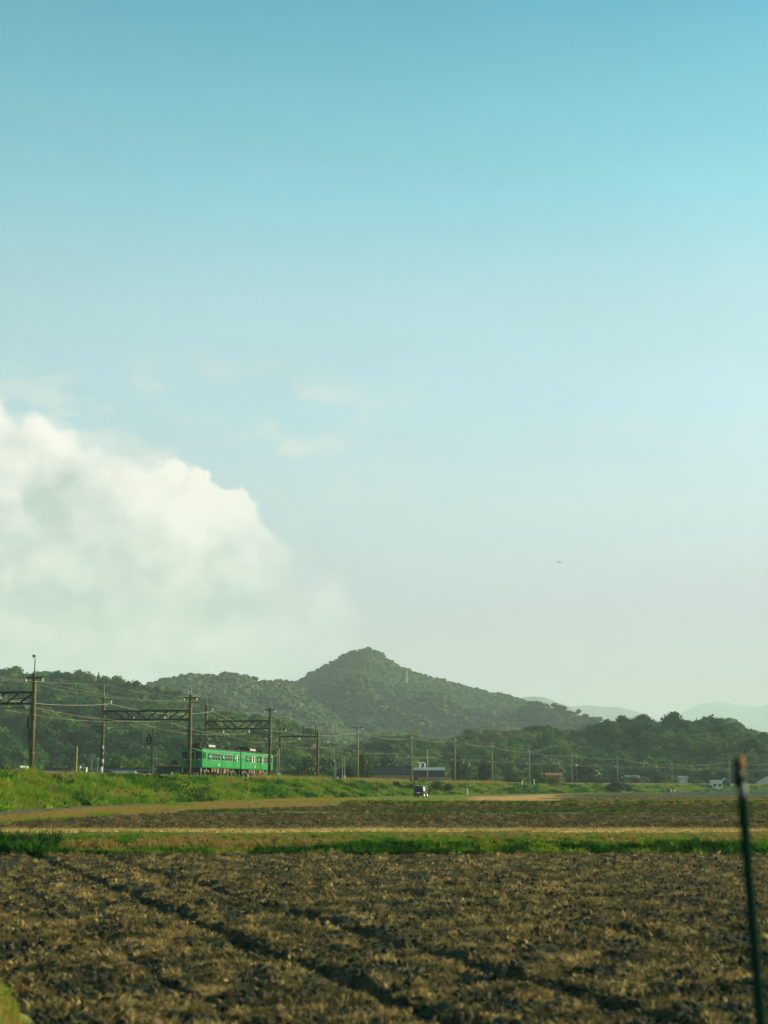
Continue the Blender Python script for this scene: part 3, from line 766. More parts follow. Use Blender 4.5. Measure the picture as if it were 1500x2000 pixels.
# bank in front of the straw path
X, Y = area_pts(9000, 55.6, 60.2, .40)
gn = fbm(X * .22, Y * .5, 3, 63); g5 = fbm(X * .9, Y * 1.2, 3, 69); low = 1 - sstep(Y, 56.8, 59.6)
tint = np.clip(.92 - .85 * low * low * sstep(gn, .42, .60) - .45 * sstep(g5, .52, .62) * low - .25 * sstep(g5, .56, .7) + .55 * sstep(fbm(X * .5, Y * .9, 3, 74), .50, .60) + rng.normal(0, .12, len(X)), .0, 1)  # green low, brown high; part of the dark green is shade in the tint
scatter('bank_grass', np.stack([X, Y, z_mid(X, Y) - .02], 1), GR + GRL, rng.uniform(.16, .40, len(X)) * (.35 + .75 * low), tint=tint, rot=tilt_rot(len(X), .2), label='green and brown grass on the bank below the straw path', cat='grass')
X, Y = area_pts(7000, 60.4, 65.2, .40)
scatter('path_straw', np.stack([X, Y, z_mid(X, Y) - .01], 1), ST, rng.uniform(.6, 1.1, len(X)), tint=np.clip(.95 + rng.normal(0, .1, len(X)), 0, 1), rot=tilt_rot(len(X), .3), label='golden straw lying along the raised path', cat='straw')
# dark lush growth in the ditch at the left end of the bank
X = rng.uniform(-16.5, -11.6, 700); Y = rng.uniform(54.6, 57.8, 700)
scatter('ditch_weeds', np.stack([X, Y, z_mid(X, Y)], 1), GRL + GR, rng.uniform(.35, .75, 700), tint=np.clip(.10 + rng.normal(0, .1, 700), 0, .4), rot=tilt_rot(700, .25), label='dark green weeds in the ditch at the left end of the bank', cat='weeds')
# middle and far fields
X, Y = area_pts(31000, 65.6, 114.0, .40, 0)
k = (X - lineX(Y) > footoff(Y) + verge_w(Y)); X, Y = X[k], Y[k]
rowm = fbm(X * .05, Y * .5, 3, 64)
k = rowm + rng.normal(0, .1, len(X)) > .42; X, Y = X[k], Y[k]
scatter('middle_field_straw', np.stack([X, Y, z_mid(X, Y) - .01], 1), ST + STB, rng.uniform(.9, 1.8, len(X)), rot=tilt_rot(len(X), .3), tint=np.clip(.38 + rng.normal(0, .2, len(X)), 0, 1), label='stubble over the brown middle field', cat='straw')
X, Y = area_pts(18000, 117.4, 155, .40)
k = (X - lineX(Y) > footoff(Y) + verge_w(Y)); X, Y = X[k], Y[k]
scatter('far_field_straw', np.stack([X, Y, z_mid(X, Y) - .01], 1), STB, rng.uniform(.9, 1.7, len(X)), rot=tilt_rot(len(X), .3), tint=np.clip(.3 + rng.normal(0, .2, len(X)), 0, 1), label='stubble over the narrow far field', cat='straw')
X, Y = area_pts(9000, 168, 420, .30, 0); u_ = X / Y
k = (u_ > .104) & (X - lineX(Y) > footoff(Y) + 6); X, Y = X[k], Y[k]
scatter('upper_field_stubble', np.stack([X, Y, z_mid(X, Y) - .02], 1), GR, rng.uniform(.10, .24, len(X)), tint=np.clip(.9 - .75 * (fbm(X * .03, Y * .25, 2, 88) > .53) + rng.normal(0, .08, len(X)), 0, 1), label='brown and green stubble on the upper field at the right', cat='stubble')
X, Y = area_pts(4200, 114.3, 117.3, .40)
k = (X - lineX(Y) > footoff(Y) + verge_w(Y) + 1) & (fbm(X * .12, Y * .1, 2, 65) > .40); X, Y = X[k], Y[k]
scatter('bund_grass', np.stack([X, Y, z_mid(X, Y) - .02], 1), GR + GRL, rng.uniform(.12, .26, len(X)), tint=np.clip(.15 + rng.normal(0, .15, len(X)), 0, 1), label='thin line of green grass along the low bund', cat='grass')
X, Y = area_pts(12000, 155, 160.5, .40)
k = (X - lineX(Y) > footoff(Y) + verge_w(Y) + 1); X, Y = X[k], Y[k]
scatter('terrace_grass', np.stack([X, Y, z_mid(X, Y) - .02], 1), GR + GRL, rng.uniform(.2, .42, len(X)), tint=np.clip(.04 + rng.normal(0, .08, len(X)) + .85 * (rng.random(len(X)) < .4) + .4 * (fbm(X * .05, Y * .2, 2, 66) > .6), 0, 1), label='green grass on the terrace bank, shade darkened into its tint', cat='grass')  # very dark green tint carries the shade of the camera-facing bank
X, Y = area_pts(26000, 161, 420, .36, 0)
off = X - lineX(Y); u_ = X / Y
k = (off > footoff(Y)) & ((u_ < .052) | (off < footoff(Y) + 20)); X, Y, off = X[k], Y[k], off[k]
scatter('meadow_grass', np.stack([X, Y, z_mid(X, Y) - .02], 1), GR, rng.uniform(.10, .22, len(X)), tint=np.clip(.66 + .25 * (fbm(X * .06, Y * .05, 2, 67) - .5) + rng.normal(0, .06, len(X)) - .35 * (off < footoff(Y) + 5), 0, 1), label='short yellow green grass on the meadow strip by the embankment', cat='grass')
Y = 62 * (212 / 62) ** rng.random(16000); X = lineX(Y) + footoff(Y) + rng.random(16000) * verge_w(Y)
k = (Y > 66) & (np.abs(X - np.interp(Y, [30, 60, 92, 115, 140, 168], [-20.6, -21.2, -21.8, -22.1, -21.2, -17.2])) > 1.35); X, Y = X[k], Y[k]
scatter('verge_dry_grass', np.stack([X, Y, z_mid(X, Y) - .02], 1), GR, rng.uniform(.12, .28, len(X)), tint=np.clip(.95 - .4 * (fbm(X * .3, Y * .05, 2, 68) > .6) + rng.normal(0, .1, len(X)), 0, 1), label='dry tan grass on the verge beside the farm road', cat='grass')
# embankment
n = 70000
Y = 75 * (900 / 75) ** rng.random(n); q = rng.random(n) ** .9
ex, eyy, ez = emb_pt(Y, q)
gn = fbm(Y * .09, q * 2.5, 4, 71); g2 = fbm(Y * .35, q * 6, 3, 72)
tint = np.clip(.44 + (gn - .5) * 1.7 + (g2 - .5) * .9 - .15 * (q > .85) + rng.normal(0, .06, n), 0, .66) + .3 * (fbm(Y * .16, q * 3, 3, 75) > .70)
leafy = g2 + rng.normal(0, .1, n) > .5
idx = np.where(leafy, 5 + rng.integers(0, 4, n), rng.integers(0, 5, n))
s = rng.uniform(.35, .8, n) * (.35 + 1.5 * fbm(Y * .5, q * 5, 3, 77) ** 1.2 + .3 * gn)
scatter('embankment_grass', np.stack([ex, eyy, ez - .05], 1), GR + GRL, s, rot=tilt_rot(n, .25), idx=idx, tint=tint, label='bright green weeds and grass over the railway embankment', cat='grass')
n = 2600
Y = 80 * (800 / 80) ** rng.random(n); q = rng.random(n)
k = fbm(Y * .11, q * 3.5, 3, 78) > .50; Y, q = Y[k], q[k]; n = len(Y)
ex, eyy, ez = emb_pt(Y, q); t_ = fbm(Y * .05, q * 2, 2, 79)
scatter('embankment_creepers', np.stack([ex, eyy, ez - .1], 1), GRL, np.stack([rng.uniform(.9, 1.9, n), rng.uniform(.9, 1.9, n), rng.uniform(.7, 1.3, n)], 1), rot=tilt_rot(n, .2), tint=np.clip(.18 + (t_ - .5) * 1.2 + rng.normal(0, .1, n), 0, .6), label='leafy creeper clumps sprawling over the embankment slope', cat='creepers')
n = 2600
Y = 80 * (500 / 80) ** rng.random(n); q = rng.random(n)
k = fbm(Y * .2 + 40, q * 3, 3, 80) > .52; Y, q = Y[k], q[k]; n = len(Y)
ex, eyy, ez = emb_pt(Y, q)
scatter('embankment_dead_stems', np.stack([ex, eyy, ez - .1], 1), RE, rng.uniform(.7, 1.3, n), rot=tilt_rot(n, .15), tint=np.clip(.85 + rng.normal(0, .12, n), .5, 1), label='pale dead stems standing among the weeds of the embankment', cat='stems')
n = 3500
Y = rng.uniform(232, 470, n); k = (fbm(Y * .03, Y * 0, 2, 73) > .42); Y = Y[k]; n = len(Y)
off = rng.uniform(-.6, 2.4, n); s_ = lineS(Y); kk = 1 / np.sqrt(1 + s_ * s_)
scatter('dry_reeds', np.stack([lineX(Y) + off * kk, Y - off * s_ * kk, np.full(n, 3.05)], 1), RE, rng.uniform(.7, 1.5, n), tint=np.clip(.9 + rng.normal(0, .12, n), .5, 1), rot=tilt_rot(n, .12), label='tall dry reeds along the crest of the embankment', cat='reeds')
# ------------------------------------------------------------------ train
TY = 213.0
tx, ty, _ = trk(TY, T1, 0)
train = empty('train', (tx, ty, RAIL), -math.atan(.166), label='bright green two-car electric train on the embankment', cat='train')
HW = 1.43
def carriage(y0, L, front):
    """body from y0 to y0+L along the track (local +Y runs away from the camera)"""
    y1 = y0 + L
    b = MB()
    b.extrude([(-HW + .05, 1.0), (HW - .05, 1.0), (HW, 1.2), (HW, 3.15), (HW - .05, 3.40), (HW - .16, 3.52), (-HW + .16, 3.52), (-HW + .05, 3.40), (-HW, 3.15), (-HW, 1.2)], y0, y1)
    car = b.build('carriage', M_tgreen, train)
    car['label'] = 'front green carriage with red tail lights' if front else 'rear green carriage'
    b = MB(); b.extrude([(HW - .15, 3.53), (HW - .35, 3.64), (.7, 3.74), (0, 3.78), (-.7, 3.74), (-HW + .35, 3.64), (-HW + .15, 3.53)], y0 + .04, y1 - .04); b.build('roof', M_troof, car)
    for sd in (-1, 1):
        b = MB(); b.box((sd * (HW - .06), (y0 + y1) / 2, 3.50), (.10, L - .1, .07)); b.build('gutter', M_troof, car)
    # roof air conditioners
    for yc, ln in ((y0 + L * (.30 if front else .42), 3.6),) + (() if front else ()):
        b = MB()
        b.extrude([(1.05, 3.66), (1.0, 4.05), (.72, 4.28), (0, 4.36), (-.72, 4.28), (-1.0, 4.05), (-1.05, 3.66)], yc - ln / 2, yc + ln / 2, 0)
        for q in np.linspace(-ln / 2 + .35, ln / 2 - .35, 6): b.box((1.03, yc + q, 3.92), (.06, .24, .26), 1)
        b.build('air_conditioner', [M_troof, M_whitem], car)
    for yc in (y0 + 2.1, y0 + L - 3.0):
        b = MB(); b.box((.2, yc, 3.86), (.7, .8, .22), bev=.06); b.build('roof_ventilator', M_troof, car)
    # windows and doors on both sides
    doors = (3.3, 10.1, 16.5); wins = (5.3, 6.75, 8.2, 12.0, 13.3, 14.6, 18.4)
    for sd in (-1, 1):
        X = sd * HW
        for d in doors:
            b = MB()
            for leaf in (-1, 1):
                b.box((X + sd * .006, y0 + d + leaf * .335, 2.08), (.03, .64, 1.98), 0)
                b.box((X + sd * .024, y0 + d + leaf * .335, 2.48), (.012, .40, .78), 1)
            for e in (-.70, 0, .70): b.box((X + sd * .016, y0 + d + e, 2.08), (.03, .05 if e else .03, 2.02), 2)
            b.build('door', [M_tgreen, M_glass, M_black], car)
            b = MB(); b.box((X + sd * .034, y0 + d + .335, 2.50), (.012, .2, .34)); b.build('door_sticker', M_white, car) if sd > 0 else None
        for i, w_ in enumerate(wins):
            if w_ > L - .8: continue
            b = MB(); yc = y0 + w_
            b.box((X + sd * .004, yc, 2.48), (.014, 1.12, .90), 1)
            for e in (-.58, .58): b.box((X + sd * .014, yc + e, 2.48), (.03, .06, .98), 0)
            for e in (-.46, .02, .46): b.box((X + sd * .014, yc, 2.48 + e), (.028, 1.12, .05), 0)
            b.box((X + sd * .014, yc, 2.48), (.026, .05, .90), 0)
            if (not front and i in (1, 2, 4)) or (front and i == 6):
                b.box((X + sd * .013, yc - .27, 2.48), (.006, .44, .86), 2)
            b.build('window', [M_alu, M_glass, M_blind], car)
        b = MB(); b.box((X + sd * .005, y0 + L / 2, 1.10), (.016, L - .12, .05)); b.build('waist_strip', M_tgreen, car)
        b = MB(); b.box((X + sd * .006, y0 + 8.3, 1.42), (.012, .55, .18)); b.build('number_plate', M_yellow, car)
    # bogies with wheels, underfloor boxes
    for yc in (y0 + 3.0, y0 + L - 3.0):
        b = MB()
        for sd in (-1, 1):
            b.box((sd * 1.0, yc, .60), (.14, 2.7, .22), 0); b.box((sd * 1.02, yc, .78), (.2, .6, .34), 0)
            for e in (-1.05, 1.05): b.box((sd * 1.05, yc + e, .50), (.2, .34, .3), 1)
        b.box((0, yc, .62), (1.9, .5, .3), 0)
        b.build('bogie', [M_under, M_underlit], car)
        for e in (-1.05, 1.05):
            for sd in (-1, 1):
                b = MB(); b.tube([(sd * .52, yc + e, .43), (sd * .58, yc + e, .43), (sd * .66, yc + e, .43)], [.46, .43, .43], 20); b.build('wheel', M_under, car)
    for yc, ln, mm, h_ in ((y0 + 5.6, .5, 1, .6), (y0 + 7.0, 1.3, 0, .55), (y0 + 8.6, .9, 1, .72), (y0 + 10.1, .5, 0, .72), (y0 + 12.0, 1.2, 1, .66), (y0 + 13.4, .8, 0, .5), (y0 + 14.3, .35, 1, .6)):
        b = MB(); b.box((.62, yc, 1.0 - h_ / 2), (1.25, ln, h_), bev=.03); b.build('underfloor_box', M_underlit if mm else M_under, car)
        b = MB(); b.box((-.75, yc, 1.0 - h_ / 2), (1.0, ln, h_), bev=.03); b.build('underfloor_box', M_under, car)
    if front:
        yf = y0
        b = MB()   # face with gangway surround
        b.extrude([(-HW + .02, 1.0), (HW - .02, 1.0), (HW - .02, 3.25), (HW - .12, 3.45), (.95, 3.60), (-.95, 3.60), (-HW + .12, 3.45), (-HW + .02, 3.25)], yf - .10, yf + .01); b.build('front_panel', M_tgreen, car)
        b = MB(); b.box((0, yf - .14, 2.0), (.76, .06, 2.02), 0); b.box((0, yf - .175, 2.5), (.5, .012, .75), 1); b.build('gangway_door', [M_tgreen, M_glass], car)
        for e in (-.43, .43):
            b = MB(); b.box((e, yf - .16, 2.02), (.06, .10, 2.10)); b.build('gangway_frame', M_alu, car)
        for sd in (-1, 1):
            b = MB(); b.box((sd * .92, yf - .105, 2.60), (.80, .012, .84), 1)
            for e in (-.42, .42): b.box((sd * .92 + e, yf - .11, 2.60), (.05, .03, .92), 0)
            for e in (-.44, .44): b.box((sd * .92, yf - .112, 2.60 + e), (.80, .028, .05), 0)
            b.build('windscreen', [M_tgreen, M_glass], car)
            b = MB(); b.tube([(sd * 1.02, yf - .10, 1.86), (sd * 1.02, yf - .17, 1.86)], [.10, .085], 14); b.build('tail_light', M_tail, car)
            b = MB(); b.tube([(sd * .98, yf - .10, 2.02), (sd * .98, yf - .13, 2.02)], .07, 12); b.build('headlight', M_lens_glint, car)
            b = MB(); b.tube([(sd * 1.30, yf - .16, 1.25), (sd * 1.30, yf - .16, 2.05)], .018, 6); b.build('handrail', M_alu, car)
            b = MB(); b.tube([(sd * 1.25, yf + .1, .98), (sd * 1.28, yf - .05, .35)], .04, 6, 0); b.build('step', M_white, car)
        b = MB(); b.box((0, yf - .13, 3.38), (1.3, .05, .24)); b.build('destination_box', M_black, car)
        b = MB(); b.box((0, yf + .2, .62), (2.3, .12, .55), bev=.05); b.build('skirt', M_under, car)
        b = MB(); b.tube([(0, yf + .3, .85), (0, yf - .45, .85)], .11, 8); b.box((0, yf - .45, .85), (.3, .25, .34), bev=.05); b.build('coupler', M_under, car)
        for sd in (-1, 1):
            b = MB(); b.box((sd * (HW + .012), y0 + 1.15, 2.15), (.03, .62, 1.9), 0); b.box((sd * (HW + .03), y0 + 1.15, 2.62), (.012, .42, .7), 1); b.build('cab_door', [M_tgreen, M_glass], car)
            b = MB(); b.box((sd * (HW + .008), y0 + .42, 2.62), (.02, .5, .8)); b.build('cab_side_window', M_glass, car)
        # pantographs
        for yp, up in ((y0 + 12.2, 1), (y0 + 3.4, 0)):
            b = MB(); top = 5.43 if up else 4.25
            b.box((0, yp, 3.98), (1.6, 1.3, .08)); [b.box((i * .7, yp + j * .5, 3.86), (.12, .12, .2)) for i in (-1, 1) for j in (-1, 1)]
            b.build('pantograph_base', M_under, car)
            b = MB()
            for sx in (-.55, .55):
                mid = (4.02 + top) / 2
                sp = 1.05 if up else 1.3
                for sy in (-1, 1):
                    b.tube([(sx, yp + sy * .45, 4.02), (sx * .8, yp + sy * sp, mid)], .055, 6)
                    b.tube([(sx * .8, yp + sy * sp, mid), (sx * .55, yp + sy * .12, top - .06)], .045, 6)
            for sy in (-1, 1): b.tube([(-.45, yp + sy * (1.05 if up else 1.3), (4.02 + top) / 2), (.45, yp + sy * (1.05 if up else 1.3), (4.02 + top) / 2)], .025, 6)
            b.build('pantograph_arm', M_steel, car)
            b = MB()
            for sy in (-.16, .16): b.tube([(-.95, yp + sy, top - .16), (-.62, yp + sy, top), (.62, yp + sy, top), (.95, yp + sy, top - .16)], .06, 6)
            b.build('pantograph_head', M_under, car)
    else:
        pass
    return car
carriage(0, 19.8, True)
b = MB(); b.box((0, 20.1, 2.2), (1.1, .62, 2.0)); b.build('gangway_bellows', M_rubber, train)
carriage(20.4, 19.6, False)

# ------------------------------------------------------------------ poles, gantries, wires
def concrete_pole(parent, x, y, z0, z1, r=.20, tip=0, bands=True, ang=0.0, name='pole', m=None):
    b = MB(); b.tube([(x, y, z0), (x, y, (z0 + z1) / 2), (x, y, z1)], [r * 1.12, r, r * .86], 14, 0)
    p = b.build(name, m or M_conc, parent, smooth=True)
    if bands:
        for q in (.28, .62, .84):
            zz = z0 + (z1 - z0) * q
            b = MB(); b.tube([(x, y, zz), (x, y, zz + .12)], r * 1.16, 12); b.build('steel_band', M_rust, p)
    if tip > 0:
        b = MB(); b.tube([(x, y, z1 - .25), (x, y, z1 + tip)], [.08, .05], 8); b.build('lightning_rod', M_greyp, p)
    return p
def crossarm(parent, x, y, z, ln, rz, drop=True):
    b = MB(); b.box((x, y, z), (2 * ln, .14, .14), rz=rz); a = b.build('crossarm', M_steel, parent)
    co, si = math.cos(rz), math.sin(rz)
    for e in (-ln, ln):
        b = MB(); q = (x + e * .94 * co, y + e * .94 * si)
        if drop: b.tube([(*q, z - .05), (*q, z - .16), (*q, z - .22), (*q, z - .32), (*q, z - .38)], [.03, .075, .04, .075, .03], 10)
        else: b.tube([(*q, z + .05), (*q, z + .12), (*q, z + .2), (*q, z + .26)], [.04, .08, .05, .06], 10)
        b.build('insulator', M_insul, a)
    return a
def truss(parent, A, B, z0, z1, bays=8):
    A = np.array(A, float); B = np.array(B, float); d = B - A; L = np.hypot(*d[:2]); rz = math.atan2(d[1], d[0])
    mid = (A + B) / 2
    for z in (z0, z1):
        b = MB(); b.box((mid[0], mid[1], z), (L, .26, .20), rz=rz); b.build('beam_chord', M_steel, parent)
    for i in range(bays):
        p = A + d * (i / bays); q = A + d * ((i + 1) / bays)
        up = i >= bays / 2
        b = MB(); b.tube([(p[0], p[1], z0 if up else z1), (q[0], q[1], z1 if up else z0)], .085, 6); b.build('beam_diagonal', M_steel, parent)
        if i % 2 == 1:
            b = MB(); b.tube([(q[0], q[1], z0), (q[0], q[1], z1)], .05, 6); b.build('beam_strut', M_greyp, parent)
def hanger(parent, P, z0, z1):
    b = MB(); b.tube([(P[0], P[1], z0), (P[0], P[1], z1)], .03, 6); h_ = b.build('hanger', M_steel, parent)
    b = MB(); b.tube([(P[0], P[1], z1 + .5), (P[0], P[1], z1 + .38), (P[0], P[1], z1 + .3), (P[0], P[1], z1 + .15), (P[0], P[1], z1)], [.04, .11, .06, .11, .04], 10); b.build('insulator', M_insul, h_)
def bracket(parent, P, Q, z):
    """registration arm from a pole to the contact wire"""
    b = MB(); b.tube([(P[0], P[1], z + .25), (Q[0], Q[1], z + .12)], .035, 6); b.tube([(P[0], P[1], z + 1.15), (Q[0], Q[1], z + .95)], .035, 6); a = b.build('cantilever_arm', M_steel, parent)
    for e in (.16, .22):
        b = MB(); p = np.array(P[:2]) * (1 - e) + np.array(Q[:2]) * e
        b.tube([(p[0], p[1], z + .14), (p[0], p[1], z + .34)], .08, 8); b.build('insulator', M_insul, a)
ZC, ZMSG = RAIL + 5.45, RAIL + 6.55
Y1, Y2, Y3, Y4 = 149., 200., 245., 283.
zt = lambda py, Y: at(750, py, Y)[2]
def gantry(Y, off_far, top_n, top_f, tip_n, tip_f, b0, b1, label, style='truss', arm_n=True, far_rise=3.1):
    N = np.array(trk(Y, 0, 0)); Fp = np.array(trk(Y, off_far, 0))
    e = empty('catenary_gantry', (N[0], N[1], 3.1), label=label, cat='gantry', group='catenary gantries over the two tracks')
    inv = lambda P: (P[0] - N[0], P[1] - N[1], P[2] - 3.1)
    z = lambda q: q - 3.1
    pn = concrete_pole(e, 0, 0, -.6, z(top_n), .23, tip_n); f = inv(Fp)
    pf = concrete_pole(e, f[0], f[1], -.6, z(top_f), .22, tip_f)
    rz = math.atan2(f[1], f[0])
    if style == 'truss': truss(e, (f[0], f[1], 0), (0, 0, 0), z(b0), z(b1), 8)
    else:
        b = MB(); b.box((f[0] / 2, f[1] / 2, z(b0)), (abs(off_far), .22, .22), rz=rz); b.build('beam', M_steel, e)
        b = MB(); g0, g1 = .38, .06
        pts = [(f[0] * g0, f[1] * g0, z(b0)), (f[0] * g0, f[1] * g0, z(b0) + 1.95), (f[0] * g1, f[1] * g1, z(b0) + 1.95), (f[0] * g1, f[1] * g1, z(b0))]
        for i in range(3): b.tube([pts[i], pts[i + 1]], .06, 6)
        b.build('upper_frame', M_steel, e)
    if arm_n: crossarm(e, 0, 0, z(top_n) - .35, .85, rz)
    b = MB(); b.box((f[0] + .5, f[1], z(top_f) - .45), (1.0, .08, .08)); b.build('feeder_arm', M_steel, e)
    b = MB(); b.tube([(f[0] + .95, f[1], z(top_f) - .5), (f[0] + .95, f[1], z(top_f) - .62), (f[0] + .95, f[1], z(top_f) - .75), (f[0] + .95, f[1], z(top_f) - .95)], [.03, .08, .05, .03], 8); b.build('insulator', M_insul, e)
    for c_, P0 in ((T1, (0, 0)), (T2, (f[0], f[1]))):
        Q = inv(trk(Y, c_, 0))
        hanger(e, Q, z(b0), z(ZMSG))
        bracket(e, P0, Q, z(ZC))
    return e, N, Fp
GAN = []
GAN.append(gantry(Y1, -11.0, zt(1316, Y1), zt(1316, Y1), 1.55, 1.2, zt(1374, Y1), zt(1352, Y1), 'catenary gantry at the left edge with the tallest concrete pole'))
GAN.append(gantry(Y2, -11.2, zt(1357, Y2), zt(1358, Y2), 1.25, 1.5, zt(1405, Y2), zt(1388, Y2), 'truss gantry whose near pole stands in front of the train'))
GAN.append(gantry(Y3, -10.0, zt(1382, Y3), zt(1376, Y3), 1.45, 1.4, zt(1423, Y3), zt(1408, Y3), 'truss gantry spanning over the roof of the train'))
GAN.append(gantry(Y4, -6.7, zt(1427, Y4), zt(1418, Y4), 1.6, 1.7, zt(1438, Y4), 0, 'plain beam gantry with a square frame on top, right of the train', style='beam', arm_n=False))
# lamp on the tip of the first pole, fittings on it
g1 = GAN[0][0]
b = MB(); b.tube([(-.22, 0, zt(1281, Y1) - 3.1 - .02), (.03, 0, zt(1281, Y1) - 3.1)], [.16, .05], 10); b.build('lamp_head', M_black, g1)
b = MB(); b.tube([(-.36, .0, 2.2), (-.36, 0, 6.0), (-.22, 0, 6.3)], .045, 6); b.box((-.42, 0, 5.0), (.2, .3, 1.0), bev=.05); b.build('cable_conduit', M_black, g1)
# fittings on the far pole of the second gantry
g2 = GAN[1][0]; N2, F2 = GAN[1][1], GAN[1][2]; fx2, fy2 = F2[0] - N2[0], F2[1] - N2[1]
b = MB(); b.box((fx2 - .55, fy2 - .3, .95), (.75, .5, 1.25), bev=.03); b.build('relay_cabinet', M_greyp, g2)
b = MB(); b.box((fx2 + .02, fy2 - .34, .95), (.24, .3, 1.5), bev=.03); b.build('white_casing', M_white, g2)
for q, ss in ((2.4, .22), (3.3, .14), (4.1, .18)):
    b = MB(); b.box((fx2 + .12, fy2 - .2, q), (ss, ss, ss * 2.2), bev=.02); b.build('switch_box', M_white if q != 3.3 else M_orangeb, g2)
b = MB(); b.box((fx2 - .5, fy2, zt(1418, Y2) - 3.1), (1.2, .1, .1)); b.box((fx2 - .45, fy2, zt(1427, Y2) - 3.1), (1.0, .1, .1)); b.build('cable_arm', M_steel, g2)

single_specs = [   # px, Y, top row in the photo, rod, crossarm
    (697, 325, 1418, 1.35, True, 'catenary pole with crossarm right of the box-topped gantry'),
    (804, 385, 1431, 0, False, 'concrete pole in front of the dark hipped roof'),
    (887, 429, 1437, .3, False, 'concrete pole just right of the white-edged flat roof'),
    (960, 465, 1450, .3, False, 'concrete pole left of the lattice mast'),
    (1033, 500, 1461, .2, False, 'concrete pole right of the lattice mast'),
    (1115, 539, 1469, .2, False, 'concrete pole between the red roof and the street lamp'),
    (1205, 580, 1475, .2, False, 'concrete pole over the dark round bush on the embankment'),
    (1313, 628, 1487, 0, False, 'slim concrete pole above the yellow drum'),
    (1425, 678, 1483, 0, False, 'concrete pole beside the cream house')]
SP = []
for px, Y, py, rod, arm, lab in single_specs:
    X, yy, _ = trk(Y, 0, 0)
    e = empty('catenary_pole', (X, yy, 3.0), label=lab, cat='pole', group='single poles along the railway')
    top = zt(py, yy) - 3.0
    concrete_pole(e, 0, 0, -.5, top, .205, rod, m=M_concs)
    if arm: crossarm(e, 0, 0, top - .35, 1.1, math.atan(-lineS(Y)) )
    b = MB(); b.tube([(0, 0, top - 1.0), (.45, 0, top - 1.0), (.45, 0, top - 1.2)], [.03, .03, .06], 8); b.build('feeder_insulator', M_insul, e)
    Q = trk(Y, T1, 0); bracket(e, (0, 0), (Q[0] - X, Q[1] - yy), ZC - 3.0)
    if px == 887: b = MB(); b.box((.3, -.2, .5), (.2, .2, .9), bev=.03); b.build('marker_plate', M_white, e)
    SP.append((X, yy, top + 3.0))
def sag_line(pts, sag, n=14):
    out = []
    for (a, b_), sg in zip(zip(pts[:-1], pts[1:]), sag if isinstance(sag, (list, tuple)) else [sag] * (len(pts) - 1)):
        a, b_ = np.array(a, float), np.array(b_, float)
        for i in range(n):
            t = i / n; p = a * (1 - t) + b_ * t; p[2] -= sg * 4 * t * (1 - t); out.append(tuple(p))
    out.append(tuple(pts[-1])); return out
def wire(name, pts, sag, r, label, m=M_wire, cat='wire', group='wires along the railway'):
    b = MB(); b.tube(sag_line(pts, sag), r, 5); o = b.build(name, m); return tag(o, label, cat, group)
gtop = lambda i, k, dz=0, dx=0: (GAN[i][1 + k][0] + dx, GAN[i][1 + k][1], dz)
# feeder: far row of the gantries, then the single poles
fz = [zt(1316, Y1), zt(1358, Y2), zt(1376, Y3), zt(1418, Y4)]
P0 = trk(100, -11, fz[0] - .9)
pts = [P0] + [(GAN[i][2][0] + .95, GAN[i][2][1], fz[i] - .97) for i in range(4)] + [(x + .45, y, z - 1.2) for x, y, z in SP]
lastp = trk(730, 0, SP[-1][2] - 1.2); pts.append((lastp[0], lastp[1], lastp[2]))
wire('feeder_wire', pts, [.8, .8, .8, .7, .7, .85, .65, .55, .55, .6, .6, .7, .7, .7], .030, 'thick pale feeder wire sagging from pole to pole')
pts = [trk(100, -11, fz[0] + 1)] + [(GAN[i][2][0], GAN[i][2][1], fz[i] + (1.2, 1.5, 1.4, 1.7)[i]) for i in range(4)] + [(SP[0][0], SP[0][1], SP[0][2] + 1.3), (SP[1][0], SP[1][1], SP[1][2])]
wire('ground_wire', pts, .6, .012, 'thin wire joining the lightning rods of the far pole row')
ntop = [zt(1316, Y1), zt(1357, Y2), zt(1382, Y3)]
for e, nm in ((-.8, 'left'), (.8, 'right')):
    pts = [trk(100, e, ntop[0] - .6)] + [(GAN[i][1][0] + e, GAN[i][1][1], ntop[i] - .75) for i in range(3)] + [(SP[0][0] + e * 1.25, SP[0][1], SP[0][2] - .75)] + [(x + e * .3, y, z - .1) for x, y, z in SP[1:5]]
    wire('crossarm_wire', pts, [.6, .6, .6, 1.0, .9, .6, .6, .6], .010, 'thin wire strung from the %s ends of the crossarms' % nm)
for tr, nm in ((T1, 'near'), (T2, 'far')):
    ys_ = [100, Y1, Y2, Y3, Y4, 325, 385, 429, 465, 500, 539, 580, 628, 678, 730]
    root = empty('overhead_line', trk(150, tr, RAIL), label='catenary and contact wire over the %s track' % nm, cat='wire', group='overhead lines of the two tracks')
    o0 = np.array(trk(150, tr, RAIL))
    sub = lambda L_: [tuple(np.array(p) - o0) for p in L_]
    ms = sag_line([trk(y, tr, ZMSG) for y in ys_], .75, 12)
    b = MB(); b.tube(sub(ms), .016, 5); b.build('messenger_wire', M_wire, root)
    b = MB(); b.tube(sub([trk(y, tr, ZC) for y in np.arange(100, 731, 6)]), .015, 5); b.build('contact_wire', M_wired, root)
    b0 = [p for i, p in enumerate(ms) if i % 3 == 2 and p[1] < 400]
    for p in b0:
        q = np.array(p) - o0
        b = MB(); b.tube([tuple(q), (q[0], q[1], ZC - o0[2])], .009, 4); b.build('dropper', M_wire, root)
A = trk(Y2, -11.2, zt(1437, Y2)); 
